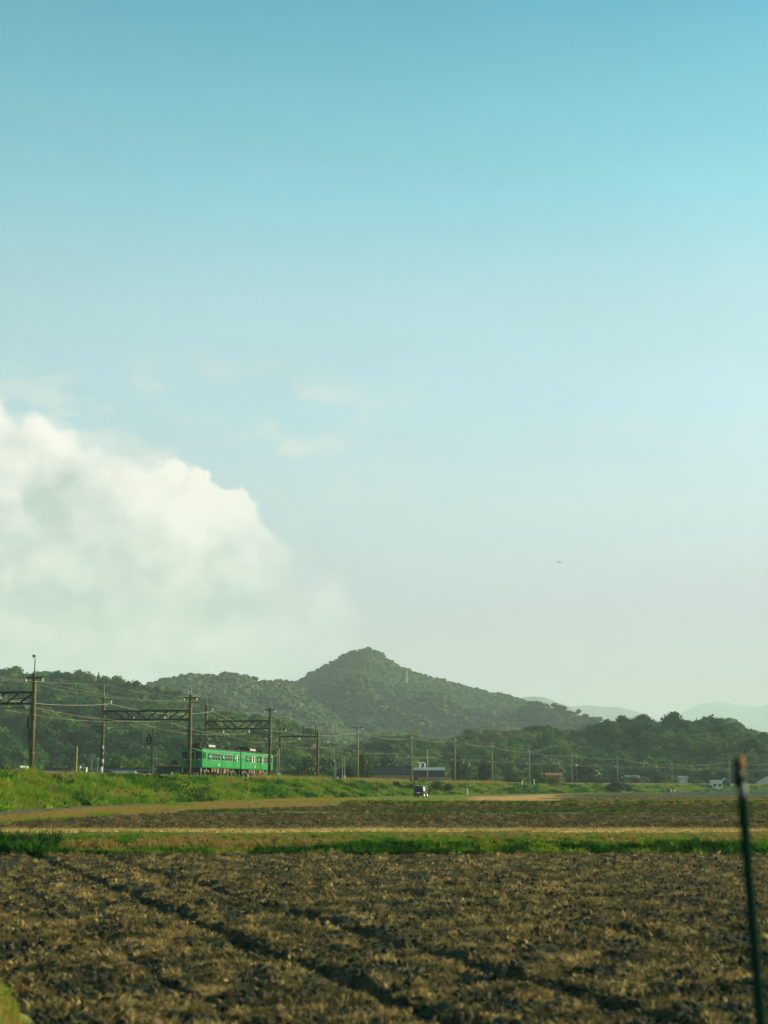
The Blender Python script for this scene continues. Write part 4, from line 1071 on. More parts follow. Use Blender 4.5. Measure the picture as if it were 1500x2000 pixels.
wire('signal_cable', [(A[0] + .2, A[1], A[2]), at(297, 1456, 199), (GAN[1][1][0] - .2, GAN[1][1][1], zt(1459, Y2)), (GAN[2][1][0], GAN[2][1][1], zt(1474, Y3)), (GAN[3][2][0], GAN[3][2][1], zt(1467, Y4))], [.35, .2, .6, .5], .026, 'dark cable running low from the left pole to the signal and on', m=M_wire)

# ------------------------------------------------------------------ railway signal with ladder
sx, sy, _ = at(296, 1520, 196)
sg = empty('railway_signal', (sx, sy, 3.1), label='dark railway signal with oval backboard and ladder beside the train', cat='signal')
h_ = zt(1424, 196) - 3.1
b = MB(); b.tube([(0, 0, -.6), (0, 0, h_)], [.10, .07], 12); b.build('post', M_steel, sg)
zc = zt(1444, 196) - 3.1
b = MB()
n = 28; ring = [(-.42 + .33 * math.cos(2 * math.pi * i / n), .62 * math.sin(2 * math.pi * i / n) * (1 + .06 * abs(math.sin(2 * math.pi * i / n)))) for i in range(n)]
b.add([(x, -.06, zc + z) for x, z in ring] + [(x, -.02, zc + z) for x, z in ring], [tuple(range(n)), tuple(range(2 * n - 1, n - 1, -1))] + [(i, (i + 1) % n, n + (i + 1) % n, n + i) for i in range(n)])
bb = b.build('backboard', M_black, sg)
for q in (-.32, 0, .32):
    b = MB(); b.tube([(-.42, -.06, zc + q), (-.42, -.26, zc + q)], [.10, .12], 12); b.build('lamp_hood', M_greyp, bb)
b = MB(); b.box((-.2, .02, zc), (.4, .06, .08)); b.build('mounting_bracket', M_steel, sg)
b = MB()
for e in (.22, .52): b.tube([(e, -.05, -.4), (e, -.05, zt(1456, 196) - 3.1)], .02, 6)
ld = b.build('ladder_rail', M_greyp, sg)
for q in np.linspace(.1, 3.7, 9):
    b = MB(); b.tube([(.22, -.05, q), (.52, -.05, q)], .014, 5); b.build('rung', M_greyp, ld)
for q in (1.35, 2.6):
    b = MB(); b.box((.3, 0, q), (.6, .05, .06)); b.build('ladder_clamp', M_white, ld)

# ------------------------------------------------------------------ lineside odds and ends
def post_thing(name, px, y_top, y_bot, Y, r, m, label, cat='post', z0=None, lean=0, cap=None, group=None):
    x, y, zb = at(px, y_bot, Y); z1 = at(px, y_top, Y)[2]
    zb = zb if z0 is None else z0
    o = empty(name, (x, y, zb), label=label, cat=cat, group=group)
    b = MB(); b.tube([(0, 0, -.4), (lean, 0, z1 - zb)], [r, r * .85], 8); b.build('shaft', m, o)
    b = MB(); b.tube([(lean, 0, z1 - zb - .02), (lean, 0, z1 - zb + r * 1.5)], [r * 1.25, r * .7], 8); b.build('cap', cap or m, o)
    return o
post_thing('marker_post', 149, 1460, 1513, 186, .055, M_yellow, 'thin yellowish stake left of the white cabinet', z0=3.2)
# white-topped junction post and white cabinet
x, y, _ = at(155.5, 1512, 184); e = empty('junction_post', (x, y, 3.1), label='stubby post with a white head next to the white cabinet', cat='post')
b = MB(); b.box((0, 0, .45), (.20, .2, 1.3)); b.build('shaft', M_orangeb, e); b = MB(); b.box((.02, 0, 1.25), (.26, .28, .62), bev=.06); b.build('head', M_white, e)
b = MB(); b.box((.17, 0, 1.12), (.14, .18, .2), bev=.03); b.build('side_box', M_greyp, e)
x, y, _ = at(165, 1512, 184); e = empty('relay_cabinet', (x, y, 3.1), label='narrow white relay cabinet on an orange concrete base', cat='cabinet')
b = MB(); b.box((-.08, 0, .1), (.62, .5, .55), bev=.03); b.build('base', M_orangeb, e)
b = MB(); b.box((.05, 0, .85), (.42, .42, 1.0), bev=.02); b.build('housing', M_white, e)
b = MB(); b.box((.0, -.225, .85), (.3, .02, .86)); b.build('door', M_greyp, e); 
b = MB(); b.box((.05, 0, 1.38), (.5, .5, .06), bev=.02); b.build('lid', M_white, e)
# square sign
x, y, _ = at(178.5, 1512, 190); e = empty('track_sign', (x, y, 3.1), label='small square grey sign on a thin post', cat='sign')
b = MB(); b.tube([(0, 0, -.4), (0, 0, 2.5)], .03, 8); b.build('post', M_alu, e)
b = MB(); b.box((0, -.05, zt(1476, 190) - 3.1), (.64, .03, .56), bev=.01); pl_ = b.build('plate', M_sign, e)
b = MB()
zc = zt(1476, 190) - 3.1
for q in (-.27, .27): b.box((0, -.075, zc + q), (.62, .012, .03)); b.box((q * 1.1, -.075, zc), (.03, .012, .51))
b.box((0, -.072, zc + .06), (.34, .010, .05)); b.box((0, -.072, zc - .09), (.24, .010, .05)); b.build('border', M_greysl, pl_)
post_thing('marker_post', 190, 1480, 1512, 192, .045, M_greyp, 'grey stake just left of the pole with the relay box', z0=3.1)
post_thing('white_stake', 291, 1518, 1526, 190, .07, M_white, 'short white stake at the foot of the signal', cat='stake', z0=3.05)
post_thing('white_stake', 335, 1509, 1520, 194, .05, M_white, 'short white stake between the signal and the train', cat='stake', z0=3.05)
post_thing('white_stake', 484, 1513, 1520, 222, .07, M_white, 'small white stake in the grass below the train', cat='stake', z0=2.95)
o = post_thing('roadside_marker', 151, 1558, 1576, 128, .055, M_white, 'leaning white marker stake with a red top by the farm road', cat='stake', cap=M_red, lean=.06)
x, y, z = at(188, 1573, 130); b = MB(); b.blob((x, y, z + .12), (.42, .28, .26), sub=3, amp=.22, fr=1.1, seed=4); tag(b.build('stone_block', M_stone, smooth=False), 'pale tan stone block at the foot of the embankment', 'stone')
# concrete culvert head below the front of the train
x, y, z = at(391, 1527, 197); e = empty('culvert_head', (x, y, z), label='weathered brown concrete culvert head below the train front', cat='culvert')
b = MB(); b.box((.2, 0, .25), (.9, .7, .6), bev=.05); b.build('block', M_orangeb, e)
b = MB(); b.box((-.55, .1, .32), (.6, .5, .5), bev=.03); b.build('opening', M_black, e)
b = MB(); b.box((.05, -.02, .60), (1.5, .8, .10), bev=.03); b.build('slab', M_conc, e)
# pairs of thin masts with white base boxes
for px, Y, t0, lab in ((543, 262, 1462, 'pair of thin posts with a white foot just right of the train'), (671, 306, 1480, 'pair of thin pale masts with white boxes between two poles')):
    x, y, _ = at(px, 1518, Y); e = empty('cable_riser', (x, y, 3.0), label=lab, cat='riser', group='cable risers beside the track')
    zt_ = zt(t0, Y) - 3.0; g_ = (.16, -.14) if px == 543 else (-.2, .2)
    for i, q in enumerate(g_):
        b = MB(); b.tube([(q, 0, -.4), (q, 0, zt_ - (i * .4 if px == 543 else 0))], .045, 8); b.build('mast', M_concp, e)
        b = MB(); b.box((q + .05, 0, 1.15), (.26, .24, .8), bev=.05); b.build('box', M_white, e)
        b = MB(); b.tube([(q + .05, 0, .8), (q + .28, 0, 0)], .06, 6); b.build('strut', M_white, e)
# dark repeater post
x, y, _ = at(652, 1520, 292); e = empty('repeater_post', (x, y, 3.0), label='thin dark post with a black box right of the beam gantry', cat='post')
b = MB(); b.tube([(0, 0, -.4), (0, 0, zt(1459, 292) - 3.0)], .06, 8); b.build('shaft', M_greyp, e)
b = MB(); b.box((-.08, -.1, zt(1492, 292) - 3.0), (.42, .3, .62), bev=.06); b.build('box', M_black, e)
b = MB(); b.tube([(.34, 0, -.3), (.34, 0, zt(1490, 292) - 3.0)], .05, 8); b.build('stub', M_concp, e)
x, y, z = at(659.5, 1521, 300); e = empty('round_marker', (x, y, z - .1), label='small round white and red marker in the grass by the masts', cat='marker')
b = MB(); b.tube([(0, 0, -.5), (0, 0, .15)], .04, 8); b.build('stem', M_red, e)
b = MB(); b.tube([(0, .03, .25), (0, -.03, .25)], .24, 16); b.build('disc', M_white, e)
for px, Y, dx, lab in ((593, 280, .3, 'dark leaning guy rod right of the beam gantry pole'), (709, 330, .35, 'dark leaning guy rod right of the crossarm pole'), (562, 277, -.3, 'dark leaning guy rod left of the beam gantry pole')):
    x, y, _ = at(px, 1518, Y); e = empty('guy_rod', (x, y, 3.0), label=lab, cat='rod', group='leaning guy rods by the poles')
    b = MB(); b.tube([(dx, 0, -.3), (-dx, 0, 2.2)], .05, 6); b.build('rod', M_steel, e)
    b = MB(); b.tube([(dx * .55, 0, .6), (-dx * .35, 0, 1.5)], .10, 8); b.build('guard', M_black, e)
for px, y0, y1, Y, lab in ((1020, 1525, 1535, 480, 'squat white stake left of the pole near the bright shrub'), (1043, 1523, 1531, 500, 'squat white stake right of the pole near the bright shrub'), (913, 1541, 1553, 400, 'pale stake at the edge of the dry earth patch')):
    post_thing('white_stake', px, y0, y1, Y, .13, M_white, lab, cat='stake', group='stakes along the embankment')
# utility poles beyond the railway
for px, t0, Y, r_, m_, lab in ((835, 1466, 450, .09, M_concp, 'thin pale mast in front of the white-edged flat roof'), (913, 1477, 470, .12, M_steel, 'dark utility pole with a white box behind the track'),
                               (933, 1484, 520, .10, M_conc, 'slim wooden pole among the trees right of the dark utility pole'), (1234, 1470, 660, .12, M_steel, 'dark utility pole behind the small grey house'),
                               (1342, 1485, 720, .12, M_conc, 'utility pole between the two houses at the right'), (1453, 1495, 760, .13, M_conc, 'utility pole right of the near blurred pole'), (722, 1478, 420, .10, M_steel, 'short dark pole left of the dark hipped roof')):
    x, y, _ = at(px, 1538, Y); e = empty('utility_pole', (x, y, -.2), label=lab, cat='pole', group='utility poles beyond the railway')
    top = zt(t0, Y) + .2
    concrete_pole(e, 0, 0, -.3, top, r_, 0, bands=False, name='shaft', m=m_)
    if px in (913, 1342, 1453, 1234): crossarm(e, 0, 0, top - .4, .7, .2, drop=False)
    if px == 913:
        b = MB(); b.box((.45, 0, zt(1493, Y) + .2), (.7, .5, 1.4), bev=.12); b.build('transformer', M_greyp, e)
    if px == 835: b = MB(); b.tube([(0, 0, top), (0, 0, top + .25)], [.14, .1], 8); b.build('cap', M_white, e)
# lattice mast
x, y, _ = at(987, 1533, 470); e = empty('lattice_mast', (x, y, 2.6), label='narrow A-shaped steel mast between two concrete poles', cat='mast')
top = zt(1470, 470) - 2.6
b = MB()
for sd in (-1, 1):
    b.tube([(sd * .55, 0, -.4), (sd * .12, 0, top)], .055, 6)
b.build('leg', M_steel, e)
for q in np.linspace(.08, .92, 8):
    w_ = .55 + (.12 - .55) * q; b = MB(); b.tube([(-w_, 0, top * q), (w_ * .9, 0, top * (q + .05))], .03, 5); b.build('brace', M_greyp, e)
b = MB(); b.box((0, 0, top - .55), (1.3, .08, .08)); b.build('crossarm', M_steel, e)
b = MB(); b.box((.55, -.05, top - 1.7), (.3, .2, .4), bev=.04); b.build('insulator_box', M_white, e)
# street lamp
x, y, _ = at(1127, 1525, 600); e = empty('street_lamp', (x, y, 0), label='street lamp with a small white head behind the railway', cat='lamp')
b = MB(); b.tube([(0, 0, -.3), (0, 0, zt(1472, 600))], [.09, .05], 8); b.build('post', M_greyp, e)
b = MB(); b.tube([(0, 0, zt(1495, 600)), (0, 0, zt(1495, 600) + .18), (0, 0, zt(1495, 600) + .4)], [.48, .4, .1], 12); b.build('lamp_head', M_white, e)
# ------------------------------------------------------------------ houses beyond the railway
def house(px0, px1, y_ridge, y_eave, Y, label, wall, roof, depth=7, ridge='x', name='house', hip=0, over=.5, wins=2, base=-.3, door=True, rz=0.0):
    x0, x1 = atx(px0, Y), atx(px1, Y); w = x1 - x0; xc = (x0 + x1) / 2
    ze, zr = zt(y_eave, Y) - base, zt(y_ridge, Y) - base
    e = empty(name, (xc, Y + depth / 2, base), rz, label=label, cat='house', group='buildings beyond the railway')
    iw = w / 2 - over; d2 = depth / 2
    b = MB(); b.box((0, 0, ze / 2), (2 * iw, depth - 2 * over * .6, ze)); b.build('wall', wall, e)
    th = .16
    if ridge == 'x':     # ridge runs along x
        hx = hip * w / 2
        for sd in (-1, 1):
            b = MB(); P = [(-w / 2, sd * d2, ze - .05), (w / 2, sd * d2, ze - .05), (w / 2 - hx, 0, zr), (-w / 2 + hx, 0, zr)]
            b.add(P + [(p[0], p[1], p[2] - th) for p in P], [(0, 1, 2, 3), (7, 6, 5, 4), (0, 4, 5, 1), (1, 5, 6, 2), (2, 6, 7, 3), (3, 7, 4, 0)]); b.build('roof_slope', roof, e)
            b = MB(); P = [(sd * w / 2, -d2, ze - .05), (sd * w / 2, d2, ze - .05), (sd * (w / 2 - hx), 0, zr)] if hip else [(sd * iw, -d2 * .86, ze - .02), (sd * iw, d2 * .86, ze - .02), (sd * iw, 0, zr - .25)]
            off = -.14 * sd if not hip else 0
            b.add(P + [(p[0] + off, p[1], p[2] - (th if hip else 0)) for p in P], [(0, 1, 2), (5, 4, 3), (0, 3, 4, 1), (1, 4, 5, 2), (2, 5, 3, 0)]); b.build('roof_end' if hip else 'gable', roof if hip else wall, e)
        b = MB(); b.box((0, 0, zr + .04), (w - 2 * hx + .1, .3, .16), bev=.05); b.build('ridge_cap', roof, e)
    elif ridge == 'y':
        for sd in (-1, 1):
            b = MB(); P = [(sd * w / 2, -d2, ze - .05), (sd * w / 2, d2, ze - .05), (0, d2, zr), (0, -d2, zr)]
            b.add(P + [(p[0], p[1], p[2] - th) for p in P], [(0, 1, 2, 3), (7, 6, 5, 4), (0, 4, 5, 1), (1, 5, 6, 2), (2, 6, 7, 3), (3, 7, 4, 0)]); b.build('roof_slope', roof, e)
            yy = sd * (d2 - over * .6 - .07); P = [(-iw, yy, ze - .02), (iw, yy, ze - .02), (0, yy, zr - .22)]
            b = MB(); b.add(P + [(p[0], p[1] - .12 * sd, p[2]) for p in P], [(0, 1, 2), (5, 4, 3), (0, 3, 4, 1), (1, 4, 5, 2), (2, 5, 3, 0)]); b.build('gable', wall, e)
        b = MB(); b.box((0, 0, zr + .04), (.3, depth + .1, .16), bev=.05); b.build('ridge_cap', roof, e)
    else:                # flat roof with fascia
        b = MB(); b.box((0, 0, (ze + zr) / 2), (w, depth, zr - ze), bev=.04); b.build('roof', roof, e)
    yw = -(d2 - over * .6)
    for i in range(wins):
        xw = -iw + (i + .5) * 2 * iw / wins
        b = MB(); b.box((xw, yw - .02, ze * .62), (min(1.2, iw * .7), .10, 1.0)); wf = b.build('window_frame', M_alu, e)
        b = MB(); b.box((xw, yw - .075, ze * .62), (min(1.05, iw * .6), .02, .86)); b.build('pane', M_glass, wf)
    if door:
        b = MB(); b.box((iw * .75, yw - .02, 1.0), (.8, .08, 2.0)); b.build('door', M_walld, e)
    return e
house(20, 54, 1497, 1507, 275, 'shed at the left edge with a pale bent sheet roof', M_walld, M_tilepale, 8, 'y', over=.2)
house(70, 140, 1500, 1507, 300, 'long dark roofed house behind the tallest pole', M_walld, M_tile, 8, 'x', hip=.25)
house(205, 262, 1505, 1513, 290, 'grey roofed house low behind the embankment left of the signal', M_wallt, M_tilegrey, 8, 'x', hip=.2)
house(190, 292, 1500, 1506, 330, 'wide dark tiled house behind the grey roofed one', M_walld, M_tile, 9, 'x', hip=.12)
house(299, 372, 1494, 1497, 245, 'dark flat shed with a tan roof edge left of the train', M_walld, M_wallt, 8, 'flat', over=.15)
house(724, 812, 1497, 1511, 440, 'dark hipped farmhouse left of the white-edged flat roof', M_wallt, M_tile, 10, 'x', hip=.14)
h5 = house(809, 869, 1499, 1504.5, 455, 'dark building with a bright white flat roof edge', M_walld, M_whitem, 8, 'flat', over=.12, wins=4)
house(816, 882, 1517.5, 1520, 446, 'low tan wooden shed in front of the white-edged building', M_wallt, M_wallt, 3, 'flat', over=.1, wins=2)
# bent white ducts on the roof of the white-edged building
zr = zt(1499, 455) + .3
d_ = MB()
x0 = (atx(822, 455) - (atx(809, 455) + atx(869, 455)) / 2)
o = empty('roof_duct', (atx(821, 455), 457, zt(1499, 455)), label='bent white ducts standing on the white-edged flat roof', cat='duct')
hh = zt(1489, 455) - zt(1499, 455)
b = MB(); b.tube([(0, 0, -.02), (0, 0, hh * .75), (-.3, 0, hh), (-.7, 0, hh)], .17, 8); b.build('elbow_duct', M_white, o)
b = MB(); b.tube([(1.35, 0, -.02), (1.35, 0, hh * .6), (1.15, 0, hh * .95), (.75, 0, hh * 1.02), (.35, 0, hh * .9), (.2, 0, hh * .55)], .13, 8); b.build('arched_duct', M_whitem, o)
house(1066, 1100, 1509, 1514, 600, 'small house with a faded red roof behind the yellow bush', M_tilered, M_tilered, 7, 'x')
house(1092, 1106, 1518, 1522, 560, 'tiny pale roofed shed right of the red roof', M_greyp, M_tilepale, 4, 'y', wins=1, door=False)
house(1216, 1252, 1514, 1519, 690, 'grey tiled house with a white wall patch right of the dark round bush', M_wallt, M_tilegrey, 8, 'x')
house(1326, 1346, 1515, 1520, 720, 'grey roofed house left of the cream house', M_wallw, M_tilegrey, 7, 'x', wins=1)
house(1391, 1412, 1519, 1523, 650, 'cream walled house left of the white barn roof', M_wallw, M_tile, 6, 'flat', over=.15, wins=2)
house(1408, 1427, 1520, 1528, 668, 'barn with a shining white sheet roof beside the cream house', M_walld, M_tilepale, 7, 'y', over=.2, wins=0)
house(1478, 1522, 1514, 1526, 720, 'house at the right edge with a dark gable roof', M_wallw, M_tile, 8, 'y', over=.6)

# ------------------------------------------------------------------ trees and shrubs that stand out
def leaf_tree_meshes(seed, m, h, w, nblob=9, leaves=900, ls=.34):
    r = random.Random(seed); blobs = []
    for k in range(nblob):
        a = r.uniform(0, 6.28); d = r.uniform(.05, .36) * w; zz = h * r.uniform(.38, .86)
        sc = w * r.uniform(.18, .30) * (1.15 - .5 * abs(zz / h - .55))
        blobs.append((d * math.cos(a), d * math.sin(a), zz, sc))
    blobs.append((0, 0, h * .58, w * .33)); blobs.append((0, 0, h * .82, w * .2))
    V = []; Fc = []
    for k in range(leaves):
        bx, by, bz, br = r.choice(blobs)
        u, v = r.uniform(-1, 1), r.uniform(0, 6.28); q = math.sqrt(1 - u * u); rad = br * r.uniform(.6, 1.08)
        c = (bx + rad * q * math.cos(v), by + rad * q * math.sin(v), bz + rad * u * .85)
        s_ = ls * r.uniform(.6, 1.3)
        n1 = np.array([r.gauss(0, 1), r.gauss(0, 1), r.gauss(0, 1)]); n1 /= np.linalg.norm(n1)
        n2 = np.cross(n1, [r.gauss(0, 1), r.gauss(0, 1), r.gauss(0, 1)]); n2 /= np.linalg.norm(n2) + 1e-9
        o = len(V); c = np.array(c)
        V += [tuple(c - n1 * s_), tuple(c + n2 * s_ * .6), tuple(c + n1 * s_), tuple(c - n2 * s_ * .6)]; Fc.append((o, o + 1, o + 2, o + 3))
    cm = bpy.data.meshes.new('crown'); cm.from_pydata(V, [], Fc); cm.materials.append(m); cm.update()
    b = MB(); b.tube([(0, 0, -.5), (w * .02, 0, h * .3), (0, w * .01, h * .7)], [h * .028, h * .02, h * .006], 8)
    for k in range(5):
        bx, by, bz, br = blobs[k]; b.tube([(0, 0, h * .28 + .05 * h * k), (bx * .8, by * .8, bz)], [h * .011, h * .004], 5)
    tm = b.mesh('trunk', M_bark)
    return cm, tm
TK = {}
for key, m in (('dark', M_lf_dark), ('mid', M_lf_mid), ('pale', M_lf_pale), ('yellow', M_lf_yel)):
    TK[key] = [leaf_tree_meshes(200 + i + len(TK) * 10, m, 1, 1, leaves=1500, ls=.052) for i in range(2)]
def tree(px, top, width_px, Y, key, label, name='tree', base=-.3, var=0, cat='tree', group='trees beyond the railway'):
    h = zt(top, Y) - base; w = width_px * Y / 3171
    cm, tm = TK[key][var % 2]
    e = empty(name, (atx(px, Y), Y, base), random.uniform(0, 6.28), label=label, cat=cat, group=group)
    for nm, me in (('trunk', tm), ('crown', cm)):
        o = bpy.data.objects.new(nm, me); C.objects.link(o); o.parent = e; o.scale = (w, w, h)
    return e
for a in [(8, 1484, 40, 300, 'mid', 'round tree behind the shed at the left edge'), (225, 1477, 40, 380, 'pale', 'pale green tree left of the signal'),
          (262, 1478, 44, 360, 'pale', 'round yellow green tree just left of the signal'), (345, 1480, 36, 330, 'dark', 'dark tree peeking out at the left side of the train'),
          (598, 1476, 46, 430, 'mid', 'leafy tree behind the beam gantry'), (640, 1470, 50, 520, 'mid', 'tree filling the gap right of the beam gantry'),
          (715, 1474, 44, 480, 'mid', 'tree right of the crossarm pole'), (760, 1470, 48, 560, 'dark', 'dark tree above the hipped farmhouse'),
          (905, 1476, 56, 560, 'mid', 'broad tree right of the white-edged building'), (945, 1484, 40, 540, 'dark', 'dark tree left of the lattice mast'),
          (1000, 1490, 44, 600, 'mid', 'tree right of the lattice mast'), (1048, 1489, 26, 520, 'pale', 'bright light green young tree right of a concrete pole'),
          (1082, 1484, 60, 700, 'mid', 'wide tree behind the red roof'), (1155, 1489, 66, 640, 'mid', 'big round tree right of the street lamp'),
          (1206, 1497, 44, 680, 'dark', 'dark tree left of the grey tiled house'), (1262, 1486, 50, 740, 'pale', 'pale tree behind the grey tiled house'),
          (1285, 1508, 34, 700, 'dark', 'dark shrubby tree above the row cover'), (1305, 1482, 50, 780, 'mid', 'tall tree behind the slim pole'),
          (1362, 1490, 56, 760, 'mid', 'round crowned tree left of the cream house'), (1400, 1492, 60, 800, 'pale', 'sunlit tree arching over the cream house'),
          (1440, 1500, 40, 760, 'dark', 'dark tree behind the blurred pole'), (1470, 1494, 44, 790, 'mid', 'tall tree right of the blurred pole')]:
    tree(*a, var=int(a[0]))
def shrub(px, top, bot, wpx, Y, key, label, var=0, group='shrubs on the embankment'):
    zb = zt(bot, Y)
    return tree(px, top, wpx, Y, key, label, name='shrub', base=zb, var=var, cat='shrub', group=group)
for a in [(1200, 1527, 1549, 46, 545, 'dark', 'large dark round bush on the right of the embankment'), (1224, 1531, 1549, 30, 550, 'dark', 'smaller dark bush touching the large round one'),
          (1082, 1517, 1536, 36, 515, 'yellow', 'bright yellow flowering bush below the red roof'), (1062, 1517, 1536, 26, 512, 'mid', 'green bush left of the yellow one'),
          (1000, 1516, 1532, 34, 500, 'mid', 'green bush behind the lattice mast'), (1018, 1518, 1532, 26, 505, 'yellow', 'yellow green bush left of a white stake'),
          (776, 1526, 1548, 30, 345, 'dark', 'dark green bush on the slope left of the black van'), (800, 1530, 1548, 26, 350, 'mid', 'leafy green bush just left of the black van'),
          (855, 1526, 1548, 34, 365, 'mid', 'green bush on the slope right of the black van'), (875, 1530, 1549, 26, 370, 'dark', 'dark bush near the bare earth gash'),
          (640, 1520, 1545, 34, 285, 'dark', 'dark green shrub on the slope below the masts'), (545, 1521, 1545, 30, 250, 'mid', 'shrub at the end of the train on the slope'),
          (1240, 1516, 1532, 40, 690, 'mid', 'green hedge bush below the grey tiled house'), (1165, 1518, 1536, 36, 570, 'dark', 'dark bush below the big round tree')]:
    shrub(*a, var=int(a[0]))
# bush at the left end of the near bank
for i, (px, tp, w_, lab) in enumerate(((35, 1637, 62, 'low dark green bush in the ditch at the left edge'), (88, 1633, 34, 'small green bush at the right end of the ditch growth'))):
    x, y, z = at(px, 1663, 56.5); h = .62; cm, tm = TK['mid' if i else 'dark'][i]
    e = empty('shrub', (x, y, .0), label=lab, cat='shrub', group='bushes in the ditch')
    for nm, me in (('stem', tm), ('foliage', cm)):
        o = bpy.data.objects.new(nm, me); C.objects.link(o); o.parent = e; o.scale = (w_ * y / 3171, w_ * y / 3171 * .8, h)

# ------------------------------------------------------------------ black van on the meadow
vx, vy, _ = at(824, 1557, 240); vz = float(z_mid(np.array([vx]), np.array([vy]))[0])
van = empty('parked_van', (vx - .15, vy, vz), R(-13.5), label='small black box van parked tail towards us on the meadow', cat='van')
M_taild = mat('dark_red_lens', (.10, .008, .008), rough=.4)
def loft(secs, mats, name, parent, smooth=False):
    b = MB(); n = len(secs[0]); vs = [p for s_ in secs for p in s_]
    fs = [(i * n + j, i * n + (j + 1) % n, (i + 1) * n + (j + 1) % n, (i + 1) * n + j) for i in range(len(secs) - 1) for j in range(n)]
    fs += [tuple(range(n)), tuple(range((len(secs) - 1) * n, len(secs) * n))]
    b.add(vs, fs); return b.build(name, mats, parent, smooth=smooth)
def vsec(y, w0, w1, z0, zs, z1):   # lower half width, upper half width, sill, waist, roof
    return [(-w0, y, z0), (w0, y, z0), (w0 + .01, y, zs), (w1 + .02, y, z1 - .12), (w1 - .12, y, z1), (-w1 + .12, y, z1), (-w1 - .02, y, z1 - .12), (-w0 - .01, y, zs)]
body = loft([vsec(-1.68, .66, .56, .30, .85, 1.60), vsec(-1.62, .72, .62, .26, .86, 1.70), vsec(-.6, .735, .65, .24, .86, 1.74), vsec(.9, .735, .64, .24, .86, 1.72), vsec(1.2, .73, .58, .24, .88, 1.45), vsec(1.62, .70, .52, .26, .84, .98), vsec(1.70, .66, .5, .30, .6, .9)], M_vanbody, 'body', van)
b = MB(); b.add([(-.52, -1.69, .98), (.52, -1.69, .98), (.47, -1.665, 1.5), (-.47, -1.665, 1.5), (-.52, -1.66, .98), (.52, -1.66, .98), (.47, -1.635, 1.5), (-.47, -1.635, 1.5)], [(0, 1, 2, 3), (4, 7, 6, 5), (0, 4, 5, 1), (2, 6, 7, 3), (0, 3, 7, 4), (1, 5, 6, 2)]); b.build('rear_window', M_glass, van)
for sd in (-1, 1):
    for y0_, y1_ in ((-1.5, -.62), (-.52, .25), (.35, 1.05)):
        b = MB(); P = [(sd * .748, y0_, .95), (sd * .748, y1_, .95), (sd * .690, y1_ - (.12 if y1_ > 1 else 0), 1.52), (sd * .690, y0_, 1.52)]
        b.add(P + [(p[0] - sd * .03, p[1], p[2]) for p in P], [(0, 1, 2, 3), (7, 6, 5, 4), (0, 4, 5, 1), (1, 5, 6, 2), (2, 6, 7, 3), (3, 7, 4, 0)]); b.build('side_window', M_lens_glint if sd > 0 and y0_ < -1 else M_glass, van)  # rear pane on the sunny side is pale: a reflection put into its colour
    b = MB(); b.box((sd * .60, -1.70, .82), (.13, .04, .26), bev=.02); b.build('tail_light', M_taild, van)
    b = MB(); b.box((sd * .82, 1.0, 1.02), (.14, .1, .18), bev=.03); b.build('mirror', M_vanbody, van)
    b = MB(); b.box((sd * .75, -.2, .80), (.03, .16, .04)); b.build('door_handle', M_chrome, van)
    for yy in (-1.08, 1.12):
        b = MB(); b.tube([(sd * .58, yy, .28), (sd * .62, yy, .28), (sd * .73, yy, .28), (sd * .76, yy, .28)], [.24, .28, .28, .24], 20); wh = b.build('wheel', M_rubber, van)
        b = MB(); b.tube([(sd * .755, yy, .28), (sd * .772, yy, .28)], [.18, .15], 16); b.build('rim', M_chrome, wh)
b = MB(); b.box((0, -1.71, .36), (1.36, .10, .20), bev=.04); b.build('rear_bumper', M_black, van)
b = MB(); b.box((0, -1.715, .66), (.33, .02, .165)); b.build('number_plate', M_white, van)
b = MB(); b.box((0, -1.67, .72), (1.0, .03, .03)); b.build('tailgate_trim', M_chrome, van)

# ------------------------------------------------------------------ row cover, drum and bundle at the right
x0, y0, _ = at(1297, 1545, 430); x1, y1 = atx(1620, 430), 430
e = empty('row_cover', ((x0 + x1) / 2, y0, .35), label='long low film tunnel over a crop row at the right', cat='row cover')
b = MB(); L_ = x1 - x0; arc = [(-.6 + 1.2 * i / 10, .75 * math.sin(math.pi * i / 10) ** .7) for i in range(11)]
b.extrude([(a, z) for a, z in arc] + [(a * .985, z * .97 - .005) for a, z in arc[::-1]], -L_ / 2, L_ / 2, 0, axis='x', caps=False); b.build('film', M_film, e, smooth=False)
for i in range(24):
    b = MB(); xx = -L_ / 2 + (i + .5) * L_ / 24; b.tube([(xx, a * 1.01, z * 1.015) for a, z in arc], .014, 5); b.build('hoop', M_alu, e)
x, y, z = at(1308, 1544, 445); e = empty('covered_bundle', (x, y, .45), label='dark bundle with a white flap behind the film tunnel', cat='bundle')
b = MB(); b.blob((-.2, 0, .72), (.42, .4, .72), sub=3, amp=.16, seed=3); b.build('tarpaulin', M_black, e, smooth=True)
b = MB(); b.blob((.36, -.1, .72), (.26, .3, .50), sub=3, amp=.2, seed=5); b.build('flap', M_white, e, smooth=True)
x, y, z = at(1317.5, 1544, 445); e = empty('yellow_drum', (x, y, .45), label='yellow drum standing beside the dark bundle', cat='drum')
b = MB(); b.tube([(0, 0, 0), (0, 0, .1), (0, 0, .55), (0, 0, .6), (0, 0, 1.15), (0, 0, 1.25)], [.27, .29, .29, .31, .29, .24], 18); b.build('body', M_yellow, e)
b = MB(); b.tube([(0, 0, 1.25), (0, 0, 1.32)], [.2, .16], 14); b.build('lid', M_orangeb, e)

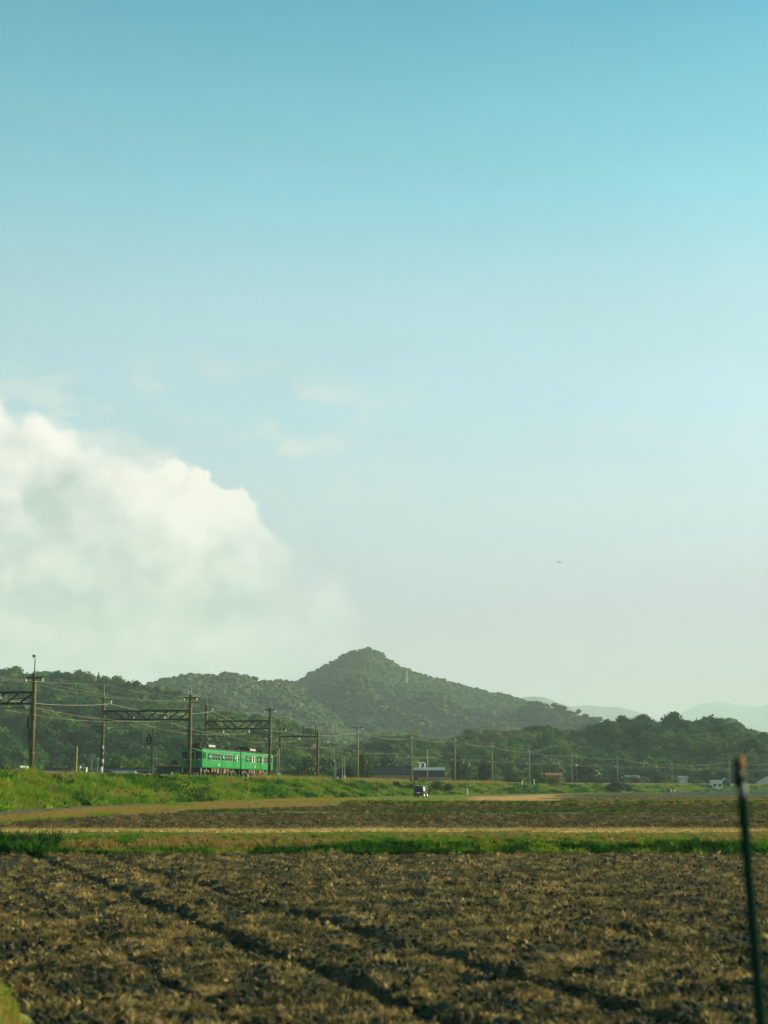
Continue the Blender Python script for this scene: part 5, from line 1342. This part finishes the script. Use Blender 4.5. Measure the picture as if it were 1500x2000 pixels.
# ------------------------------------------------------------------ near blurred pole at the right
D = 6.2
xb, xt = at(1500, 2120, D)[0], at(1447, 1478, D)[0]; zb, ztp = at(1500, 2120, D)[2], at(1447, 1478, D)[2]
sl = (xt - xb) / (ztp - zb)
px0 = xt - sl * ztp
P = lambda z: (sl * z, 0, z)
np_ = empty('farm_pole', (px0, D, -.15), label='blurred leaning dark green pole with an orange cap, close to the camera', cat='pole')
zz = ztp + .15
b = MB(); b.tube([P(-.3), P(zz - .155)], .019, 14); b.build('shaft', M_pole_green, np_, smooth=True)
b = MB(); b.tube([P(zz - .155), P(zz - .10)], .0185, 14); b.build('worn_sleeve', M_greysl, np_, smooth=True)
b = MB(); b.tube([(sl * (zz - .1) - .006, 0, zz - .115), (sl * zz - .008, 0, zz - .01)], .020, 12); b.build('clip', M_black, np_, smooth=True)
b = MB(); b.tube([P(zz - .05), P(zz - .02), P(zz), P(zz + .006)], [.019, .0195, .016, .005], 14); b.build('cap', M_orange, np_, smooth=True)

# ------------------------------------------------------------------ mast on the mountain, far pylon, aircraft
nm, hfun, *_r = HILLS[4]
Ym = 2300.; xm = atx(795, Ym)
for Ym in np.arange(2450, 1800, -20.):
    xm = atx(795, Ym); zg = float(hfun(np.array([xm]), np.array([Ym]))[0])
    if zg < zt(1336, Ym): break
e = empty('radio_mast', (xm, Ym, zg), label='thin white lattice mast on the mountain shoulder right of the peak', cat='mast')
hm = zt(1310, Ym) - zg
for i, j in ((-1, -1), (-1, 1), (1, -1), (1, 1)):
    b = MB(); b.tube([(i * 1.6, j * 1.6, -2), (i * .35, j * .35, hm)], .28, 5); b.build('leg', M_whitem, e)
for q in np.linspace(.15, .95, 8):
    w_ = 1.6 + (.35 - 1.6) * q; b = MB()
    for a_, c_ in (((-w_, -w_), (w_, -w_)), ((w_, -w_), (w_, w_)), ((w_, w_), (-w_, w_)), ((-w_, w_), (-w_, -w_))): b.tube([(*a_, hm * q), (*c_, hm * q)], .14, 4)
    b.build('brace', M_whitem, e)
ax, ay, az_ = at(1092, 1098.5, 2600)
pl = empty('aircraft', (ax, ay, az_), R(150), label='small grey aeroplane flying in the open sky', cat='aeroplane'); pl.rotation_euler = (R(6), R(-7), R(152))
b = MB(); b.tube([(0, 5.4, .0), (0, 4.6, .05), (0, 3, .1), (0, -1, .15), (0, -4.2, .45), (0, -6, .75)], [.1, .55, .85, .85, .45, .12], 14); b.build('fuselage', M_plane, pl, smooth=True)
for sd in (-1, 1):
    b = MB(); b.add([(sd * .3, 1.2, .7), (sd * .3, -.7, .7), (sd * 7.2, -.35, 1.15), (sd * 7.2, .5, 1.15), (sd * .3, 1.1, .95), (sd * .3, -.7, .8), (sd * 7.2, -.35, 1.22), (sd * 7.2, .45, 1.25)], [(0, 1, 2, 3), (7, 6, 5, 4), (0, 3, 7, 4), (1, 5, 6, 2), (2, 6, 7, 3), (0, 4, 5, 1)]); b.build('wing', M_plane, pl)
    b = MB(); b.tube([(sd * 2.4, 2.2, .75), (sd * 2.4, 1.6, .8), (sd * 2.4, -.8, .8)], [.12, .38, .15], 10); en = b.build('engine', M_plane, pl)
    b = MB(); [b.box((sd * 2.4, 2.15, .75), (.12, .05, 2.2), rz=0) for _ in (0,)]; b.box((sd * 2.4, 2.16, .75), (2.2, .05, .12)); b.build('propeller', M_black, en)
    b = MB(); b.add([(sd * .1, -4.7, .9), (sd * .1, -5.8, .9), (sd * 2.5, -5.7, 1.0), (sd * 2.5, -5.1, 1.0), (sd * .1, -4.7, 1.0), (sd * .1, -5.8, .98), (sd * 2.5, -5.7, 1.06), (sd * 2.5, -5.1, 1.06)], [(0, 1, 2, 3), (7, 6, 5, 4), (0, 3, 7, 4), (1, 5, 6, 2), (2, 6, 7, 3), (0, 4, 5, 1)]); b.build('tailplane', M_plane, pl)
b = MB(); b.add([(-.06, -4.2, .7), (-.06, -6, .8), (-.06, -6.5, 3.0), (-.06, -5.5, 3.0), (.06, -4.2, .7), (.06, -6, .8), (.06, -6.5, 3.0), (.06, -5.5, 3.0)], [(0, 1, 2, 3), (7, 6, 5, 4), (0, 3, 7, 4), (1, 5, 6, 2), (2, 6, 7, 3), (0, 4, 5, 1)]); b.build('tail_fin', M_plane, pl)


# ------------------------------------------------------------------ the air
HAZE_DENSITY = 1.25e-4
hz = MB(); hz.box((0, 0, 500), (42000, 42000, 1010))
M_haze = bpy.data.materials.new('haze_air'); M_haze.use_nodes = True
nt = NT(M_haze.node_tree); nt.n.clear()
o_ = nt.new('ShaderNodeOutputMaterial'); pv = nt.new('ShaderNodeVolumePrincipled')
pv.inputs['Color'].default_value = (.69, .88, .90, 1); pv.inputs['Density'].default_value = HAZE_DENSITY
pv.inputs['Density Attribute'].default_value = ''; pv.inputs['Temperature Attribute'].default_value = ''
pv.inputs['Anisotropy'].default_value = 0.0
nt.l.new(pv.outputs[0], o_.inputs['Volume'])
ho = hz.build('haze', M_haze); tag(ho, label='pale blue green haze in the air over the plain', cat='haze', kind='stuff')
